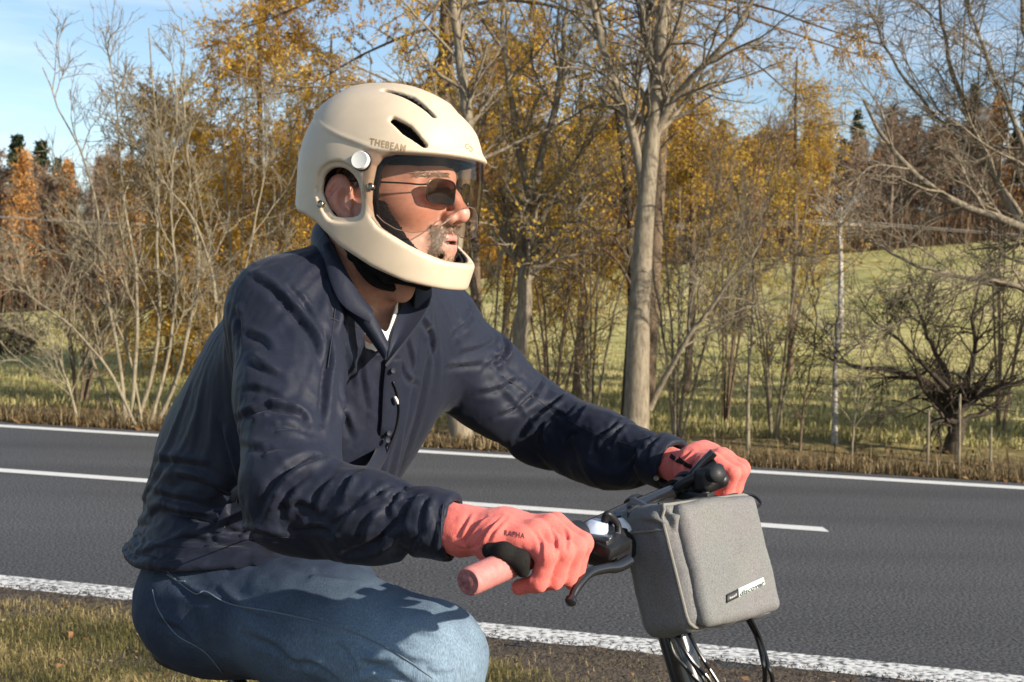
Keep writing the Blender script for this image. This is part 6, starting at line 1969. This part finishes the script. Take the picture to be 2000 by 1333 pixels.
# right lever blade, right where the photograph shows it
lv = spline([P(1228, 1096, 1.735), P(1205, 1108, 1.715), P(1180, 1111, 1.695), P(1153, 1119, 1.672), P(1132, 1140, 1.652), P(1120, 1160, 1.640), P(1115, 1173, 1.633)], 8)
mb = MB().tube(lv, np.interp(np.linspace(0, 1, len(lv)), [0, 0.3, 0.75, 0.9, 1], [0.0085, 0.0072, 0.0055, 0.0048, 0.0072]), 12)
mb.lathe(lv[-1], lv[-1] - lv[-4], [(-0.006, 0.004), (-0.002, 0.0072), (0.003, 0.0075), (0.006, 0.005), (0.007, 0)], 16)
mb.build('brake_lever', m_frame2, bike)
# left lever and bell seen above the bag
lv = spline([P(1335, 962, 1.99), P(1350, 935, 1.985), P(1370, 908, 1.98), P(1394, 884, 1.975)], 8)
mb = MB().tube(lv, np.interp(np.linspace(0, 1, len(lv)), [0, 0.5, 1], [0.0075, 0.0078, 0.0068]), 12)
mb.build('brake_lever', m_frame2, bike)
MB().tube(spline([P(1300, 975, 2.0), P(1330, 948, 1.985), P(1362, 930, 1.975), P(1400, 905, 1.97)], 8), [0.0075] * 25, 12).build('lever_hood', m_black, bike)
MB().lathe(P(1398, 926, 1.95), (0.4, -0.9, 0.3), [(-0.015, 0.0), (-0.014, 0.010), (0.0, 0.0135), (0.006, 0.0135), (0.009, 0.010), (0.0105, 0.0)], 24).build('clamp_bolt', m_black, bike)
g4 = G(P(1370, 935, 2.03) - 0.075, P(1370, 935, 2.03) + 0.075, 0.003)
a, b, c = g4.mesh(smin(g4.box(P(1385, 932, 1.985), (0.030, 0.014, 0.017), 0.008, [BAR, FWD, BUP]), g4.cone(P(1345, 955, 1.995), P(1408, 938, 1.975), 0.013, 0.012), 0.01))
mk('shifter', a, b, c, m_black, bike)
MB().tube(spline([P(1452, 965, 1.98), P(1474, 970, 1.98), P(1486, 985, 1.97), P(1470, 992, 1.96), P(1452, 985, 1.95)], 6), 0.0022, 8).build('cable', m_cable, bike)
# right shifter with its clear windows and thumb lever
sc_ = P(1190, 1040, 1.78)
a_ = [BAR, FWD, BUP]
g5 = G(sc_ - 0.08, sc_ + 0.08, 0.0026)
f = smin(g5.box(P(1188, 1050, 1.78), (0.040, 0.018, 0.010), 0.006, a_), g5.box(P(1198, 1075, 1.78), (0.040, 0.022, 0.014), 0.007, a_), 0.008)
a, b, c = g5.mesh(f)
sh_ = mk('shifter', a, b, c, m_black, bike)
m_win = mat('clear_window', (0.55, 0.62, 0.75), 0.08, spec=0.9, coat=1.0)
MB().lathe(P(1164, 1030, 1.765), (-0.15, -0.55, 0.85), [(-0.006, 0.0), (-0.005, 0.0165), (0.001, 0.0165), (0.0045, 0.012), (0.006, 0.0)], 28).build('window', m_win, sh_)
MB().lathe(P(1217, 1026, 1.80), (0.1, -0.5, 0.87), [(-0.006, 0.0), (-0.005, 0.0145), (0.001, 0.0145), (0.004, 0.010), (0.005, 0.0)], 28).build('window', mat('white_dial', (0.75, 0.74, 0.70), 0.15, coat=1.0), sh_)
MB().tube(spline([P(1178, 1032, 1.77), P(1183, 1008, 1.765), P(1190, 1006, 1.765), P(1206, 1025, 1.775), P(1208, 1046, 1.775)], 6), 0.0048, 10).build('thumb_lever', m_black, sh_)
MB().lathe(P(1206, 1045, 1.765), (0.0, -0.9, 0.4), [(-0.002, 0.0), (0, 0.0036), (0.002, 0.003), (0.0025, 0)], 12).build('screw', m_alu, sh_)
# stem block, far cable bundle
MB().tube([BC, BC + FWD * 0.03 - BUP * 0.01, ST0 - SD * 0.03, ST0], [0.021, 0.021, 0.023, 0.0235], 18).build('stem', m_frame2, bike)
MB().tube(spline([P(1228, 985, 1.93), P(1245, 975, 1.97), P(1262, 985, 1.99), P(1290, 985, 2.0)], 6), [0.008] * 19, 10).build('lever_hood', m_black, bike)
MB().tube(spline([P(1205, 1015, 1.84), P(1235, 998, 1.87), P(1275, 992, 1.9)], 6), 0.008, 12).build('bar_sleeve', m_rub, bike)
# steerer, fork, frame, wheels, saddle, cranks
MB().tube([ST0, ST1, crown], [0.0235, 0.0245, 0.0255], 28).build('steerer_post', m_frame2, bike)
MB().tube([ST1 + SD * 0.018 - HD * 0.0, ST1 + SD * 0.024], [0.0275, 0.0275], 28).build('post_clamp', m_black, bike)
WR = 0.335
fa = crown + SD * 0.36 + HD * 0.04; fa[2] = WR
bbp = fa - HD * 0.62; bbp[2] = 0.30
ra = fa - HD * 1.06; ra[2] = WR
sad = (RH + LH) / 2 - HD * 0.05; sad[2] = RH[2] - 0.135
for s_ in (-1, 1):
    MB().tube(spline([crown + BL * s_ * 0.035, crown + SD * 0.2 + BL * s_ * 0.05, fa + BL * s_ * 0.055]), 0.013, 12).build('fork_blade', m_frame2, bike)
MB().tube([crown - BL * 0.045, crown + BL * 0.045], 0.02, 12).build('fork_crown', m_frame2, bike)
ht = crown - SD * 0.03
for nm, a, b, r in (('down_tube', ht, bbp, 0.024), ('top_tube', ht - SD * 0.10, sad + (bbp - sad) * 0.35, 0.019), ('seat_tube', sad - UP * 0.03, bbp, 0.016)):
    MB().tube([a, b], r, 14).build(nm, m_frame2, bike)
for s_ in (-1, 1):
    MB().tube([bbp + BL * s_ * 0.03, ra + BL * s_ * 0.065], 0.010, 10).build('chain_stay', m_frame2, bike)
    MB().tube([sad + (bbp - sad) * 0.38, ra + BL * s_ * 0.065], 0.009, 10).build('seat_stay', m_frame2, bike)
th = np.linspace(0, 2 * math.pi, 73)
for cc in (fa, ra):
    ring = lambda r: cc + np.cos(th)[:, None] * HD * r + np.sin(th)[:, None] * UP * r
    wh = MB().tube(np.concatenate([ring(WR - 0.02), ring(WR - 0.02)[1:2]]), 0.020, 10).build('tyre', m_rub, bike)
    MB().tube(np.concatenate([ring(WR - 0.045), ring(WR - 0.045)[1:2]]), 0.010, 8).build('rim', m_frame2, wh)
    MB().tube([cc - BL * 0.05, cc + BL * 0.05], 0.016, 14).build('hub', m_alu, wh)
    for k in range(28):
        a = k / 28 * 2 * math.pi
        MB().tube([cc + BL * (0.025 if k % 2 else -0.025), cc + (math.cos(a) * HD + math.sin(a) * UP) * (WR - 0.05)], 0.0012, 4).build('spoke', m_alu, wh)
g6 = G(sad - np.array([0.2, 0.2, 0.06]), sad + np.array([0.2, 0.2, 0.06]), 0.006)
f = smin(g6.ell(sad - HD * 0.08, (0.09, 0.075, 0.03), [HD, BL, UP]), g6.cone(sad - HD * 0.05, sad + HD * 0.13, 0.03, 0.018), 0.04)
a, b, c = g6.mesh(f)
mk('saddle', a, b, c, m_rub, bike)
MB().lathe(bbp + BL * -0.05, BL, [(0, 0.0), (0, 0.09), (0.004, 0.09), (0.004, 0)], 40).build('chainring', m_alu, bike)
for nm, s_ in (('r', -1), ('l', 1)):
    pd = FEET[nm]
    q = bbp + BL * s_ * 0.075
    MB().tube([q, pd - UP * 0.012], 0.010, 10).build('crank', m_alu, bike)
    MB().box(pd - UP * 0.012, (0.045, 0.045, 0.009), [HD, BL, UP], 0.004).build('pedal', m_black, bike)
# cables sweeping down from under the bag
for pts, r in (([P(1440, 1150, 1.84), P(1456, 1200, 1.83), P(1476, 1240, 1.81), P(1490, 1290, 1.75), P(1492, 1345, 1.76), P(1470, 1480, 1.80)], 0.0034), ([P(1444, 1150, 1.84), P(1462, 1200, 1.825), P(1484, 1245, 1.80), P(1500, 1300, 1.745), P(1508, 1345, 1.755), P(1480, 1480, 1.80)], 0.0030),
               ([P(1310, 1230, 1.83), P(1332, 1262, 1.815), P(1352, 1292, 1.81), P(1392, 1340, 1.81), P(1430, 1450, 1.83)], 0.0028), ([P(1322, 1230, 1.83), P(1340, 1275, 1.815), P(1362, 1310, 1.81), P(1380, 1345, 1.81), P(1390, 1450, 1.83)], 0.0026), ([P(1342, 1230, 1.83), P(1365, 1275, 1.815), P(1400, 1330, 1.81), P(1440, 1400, 1.81)], 0.0026),
               ([P(1300, 1236, 1.84), P(1318, 1280, 1.83), P(1340, 1305, 1.825), P(1372, 1345, 1.82)], 0.0026)):
    MB().tube(spline(pts, 8), r, 8).build('cable', m_cable, bike)
MB().lathe(P(1455, 1196, 1.828), (0.3, 0, -1), [(-0.004, 0.0), (-0.003, 0.0052), (0.004, 0.0052), (0.006, 0.004), (0.006, 0)], 16).build('cable_ferrule', m_black, bike)

# ================================================================ bag on the handlebar
_by = math.radians(-13)
BH = np.array([HD[0] * math.cos(_by) - HD[1] * math.sin(_by), HD[0] * math.sin(_by) + HD[1] * math.cos(_by), 0])
BB_ = np.array([-BH[1], BH[0], 0.0])
BGd = -UP + BH * 0.34; BGd /= np.linalg.norm(BGd)                   # down, leaning forward
BGl = BB_ + UP * 0.05; BGl -= BGd * (BGl @ BGd); BGl /= np.linalg.norm(BGl)
BGn = np.cross(BGd, BGl); BGn = BGn if BGn @ BH > 0 else -BGn       # outward normal of the front
BGc = P(1416, 1086, 1.80) - BGn * 0.050
bag = empty('handlebar_bag', BGc + BGd * 0.11, 'grey fabric handlebar bag hanging in front of the bars', 'bag')
gbg = G(BGc - 0.175, BGc + 0.175, 0.0026)
hx, hy, hz = 0.048, 0.098, 0.090                                     # front-back, width, height (half)
Mb = [BGn, BGl, BGd]
f, l, dn = gbg.loc(BGc, Mb)
# main body, a little fuller in the middle, top sagging back
body = gbg.box(BGc, (hx, hy, hz), 0.024, Mb) - 0.004 * np.cos(np.clip(l / hy, -1, 1) * 1.5) * np.cos(np.clip(dn / hz, -1, 1) * 1.5)
body = smax(body, (-dn - np.float32(hz * 0.92)) + 0.20 * (f - 0.02), 0.012)
Vb, Tb, Qb = gbg.mesh(body)
n3 = fbm(Vb * 26, 3)
Vb = Vb + normals_of(Vb, Qb) * (0.0020 * n3)[:, None]
Vb = apply_folds(Vb, Qb, [([(1296, 1010), (1320, 1000), (1345, 985)], 0.005, 0.009), ([(1250, 1020), (1280, 1022), (1300, 1035)], 0.004, 0.008), ([(1370, 985), (1385, 1000), (1390, 1030)], 0.0025, 0.012), ([(1280, 990), (1305, 1012), (1312, 1040)], 0.004, 0.008)])
m_bag = bpy.data.materials.new('grey_canvas')
nt, N, L, b_ = nodes(m_bag)
b_.inputs['Roughness'].default_value = 0.85
b_.inputs['Specular IOR Level'].default_value = 0.25
t = N.new('ShaderNodeTexCoord')
n1 = N.new('ShaderNodeTexNoise'); n1.inputs['Scale'].default_value = 520; n1.inputs['Detail'].default_value = 2
n2 = N.new('ShaderNodeTexNoise'); n2.inputs['Scale'].default_value = 12; n2.inputs['Detail'].default_value = 5
L.new(t.outputs['Object'], n1.inputs['Vector']); L.new(t.outputs['Object'], n2.inputs['Vector'])
cr_ = N.new('ShaderNodeValToRGB')
cr_.color_ramp.elements[0].position, cr_.color_ramp.elements[1].position = 0.30, 0.72
cr_.color_ramp.elements[0].color, cr_.color_ramp.elements[1].color = (0.135, 0.130, 0.120, 1), (0.225, 0.215, 0.195, 1)
L.new(n1.outputs['Fac'], cr_.inputs['Fac'])
x1 = N.new('ShaderNodeMix'); x1.data_type = 'RGBA'; x1.blend_type = 'MULTIPLY'; x1.inputs[0].default_value = 0.35
L.new(cr_.outputs[0], x1.inputs[6]); L.new(n2.outputs['Color'], x1.inputs[7])
hs = N.new('ShaderNodeHueSaturation'); hs.inputs['Saturation'].default_value = 0.35; hs.inputs['Value'].default_value = 1.1
L.new(x1.outputs[2], hs.inputs['Color']); L.new(hs.outputs[0], b_.inputs['Base Color'])
bpn = N.new('ShaderNodeBump'); bpn.inputs['Strength'].default_value = 0.35; bpn.inputs['Distance'].default_value = 0.0008
L.new(n1.outputs['Fac'], bpn.inputs['Height']); L.new(bpn.outputs[0], b_.inputs['Normal'])
bb = mk('bag_body', Vb, Tb, Qb, m_bag, bag)
BBV = BVHTree.FromPolygons([Vector(v) for v in Vb], [tuple(f_) for f_ in Qb])
def bl(f_, l_, d_): return BGc + BGn * f_ + BGl * l_ + BGd * d_
def rrect(fx, hw, hh, r, n=8, skew=0.0):
    out = []
    for cx, cy, a0 in ((hw - r, hh - r, 0), (-hw + r, hh - r, 90), (-hw + r, -hh + r, 180), (hw - r, -hh + r, 270)):
        for a in np.radians(np.linspace(a0, a0 + 90, n)):
            out.append(bl(fx, cx + r * math.cos(a), cy + r * math.sin(a)))
    return np.array(out + out[:2])
def drape(pts, lift):
    o_ = []
    for p in pts:
        h = BBV.find_nearest(Vector(p)); n_ = np.array(h[1])
        n_ = n_ if n_ @ (p - BGc) > 0 else -n_
        o_.append(np.array(h[0]) + n_ * lift)
    return np.array(o_)
# front pocket panel with piping round it
g7 = G(BGc - 0.175, BGc + 0.175, 0.0028)
pn = smax(g7.box(bl(0.049, 0.004, 0.004), (0.0110, hy - 0.016, hz - 0.010), 0.011, Mb), -(g7.box(BGc, (0.043, 0.2, 0.2), 0, Mb)), 0.002)
pn = pn - 0.0035 * np.cos(np.clip(g7.loc(BGc, Mb)[1] / hy, -1, 1) * 1.5)
a, b, c = g7.mesh(pn)
a = a + normals_of(a, c) * (0.0012 * fbm(a * 30, 3))[:, None]
fp = mk('front_pocket', a, b, c, m_bag, bag)
FBV = BVHTree.FromPolygons([Vector(v) for v in a], [tuple(f_) for f_ in c])
m_pipe = mat('grey_piping', (0.20, 0.19, 0.165), 0.8, bump=0.3, bs=500)
MB().tube(drape(rrect(0.044, hy - 0.001, hz - 0.001, 0.022), 0.0006), 0.0022, 8).build('piping', m_pipe, bag)
MB().tube(drape(rrect(-0.040, hy, hz, 0.022), 0.0), 0.0016, 8).build('piping', m_pipe, bag)
# side pocket hem and zip track
m_dark = mat('dark_lining', (0.02, 0.02, 0.021), 0.8)
MB().tube(drape([bl(f_, -hy, -0.048 + 0.1 * (f_ - 0.04)) for f_ in np.linspace(-0.050, 0.044, 14)], 0.0006), 0.0018, 8).build('pocket_hem', m_pipe, bag)
MB().tube(drape([bl(f_, -hy, -0.05) for f_ in (-0.020, -0.022)] + [bl(-0.020, -hy, -0.085), bl(-0.02, -hy + 0.02, -hz)], 0.0006), 0.0024, 8).build('strap', m_dark, bag)
MB().box(bl(-hx - 0.012, 0.0, -0.01), (0.013, 0.055, 0.085), Mb, 0.005).build('mount_plate', m_black, bag)
# zip pulls at the top corner
MB().tube(drape([bl(0.03, l_, -hz) for l_ in np.linspace(-0.085, 0.085, 16)], 0.0006), 0.0018, 8).build('zip', m_dark, bag)
# labels: a dark woven tag and a pale printed strip
def quad_decal(name, q, bv, m, parent, lift, n=6):
    V, F = [], []
    for i in range(n + 1):
        for j in range(3):
            u, v = i / n, j / 2
            p = np.array(q[0]) * (1 - u) * (1 - v) + np.array(q[1]) * u * (1 - v) + np.array(q[2]) * u * v + np.array(q[3]) * (1 - u) * v
            V.append(on(bv, *p, lift))
    for i in range(n):
        for j in range(2):
            F.append((i * 3 + j, i * 3 + j + 1, i * 3 + j + 4, i * 3 + j + 3))
    o = mk(name, np.array(V), None, F, m, parent)
    so_ = o.modifiers.new('thickness', 'SOLIDIFY'); so_.thickness = 0.0008; so_.offset = 1
    return o
tagm = mat('black_label', (0.025, 0.024, 0.024), 0.6)
quad_decal('woven_label', [(1418, 1162), (1440, 1151), (1441, 1167), (1418, 1179)], FBV, tagm, fp, 0.0012)
quad_decal('printed_label', [(1440, 1150), (1489, 1128), (1493, 1142), (1441, 1168)], FBV, mat('pale_label', (0.55, 0.60, 0.57), 0.6), fp, 0.0010)
V2, F = text_mesh('discover', 0.03, 0.1, 1.05)
decal('lettering', V2, F, (1466, 1155), (13.2, -6.3), (0.5, -14.0), FBV, mat('label_ink', (0.03, 0.04, 0.04), 0.6), fp, 0.0022)
V2, F = text_mesh('basil', 0.02, 0.0, 1.0)
decal('lettering', V2, F, (1429.5, 1168), (8.0, -4.0), (0.3, -7.0), FBV, mat('label_grey', (0.40, 0.40, 0.38), 0.6), fp, 0.0024)
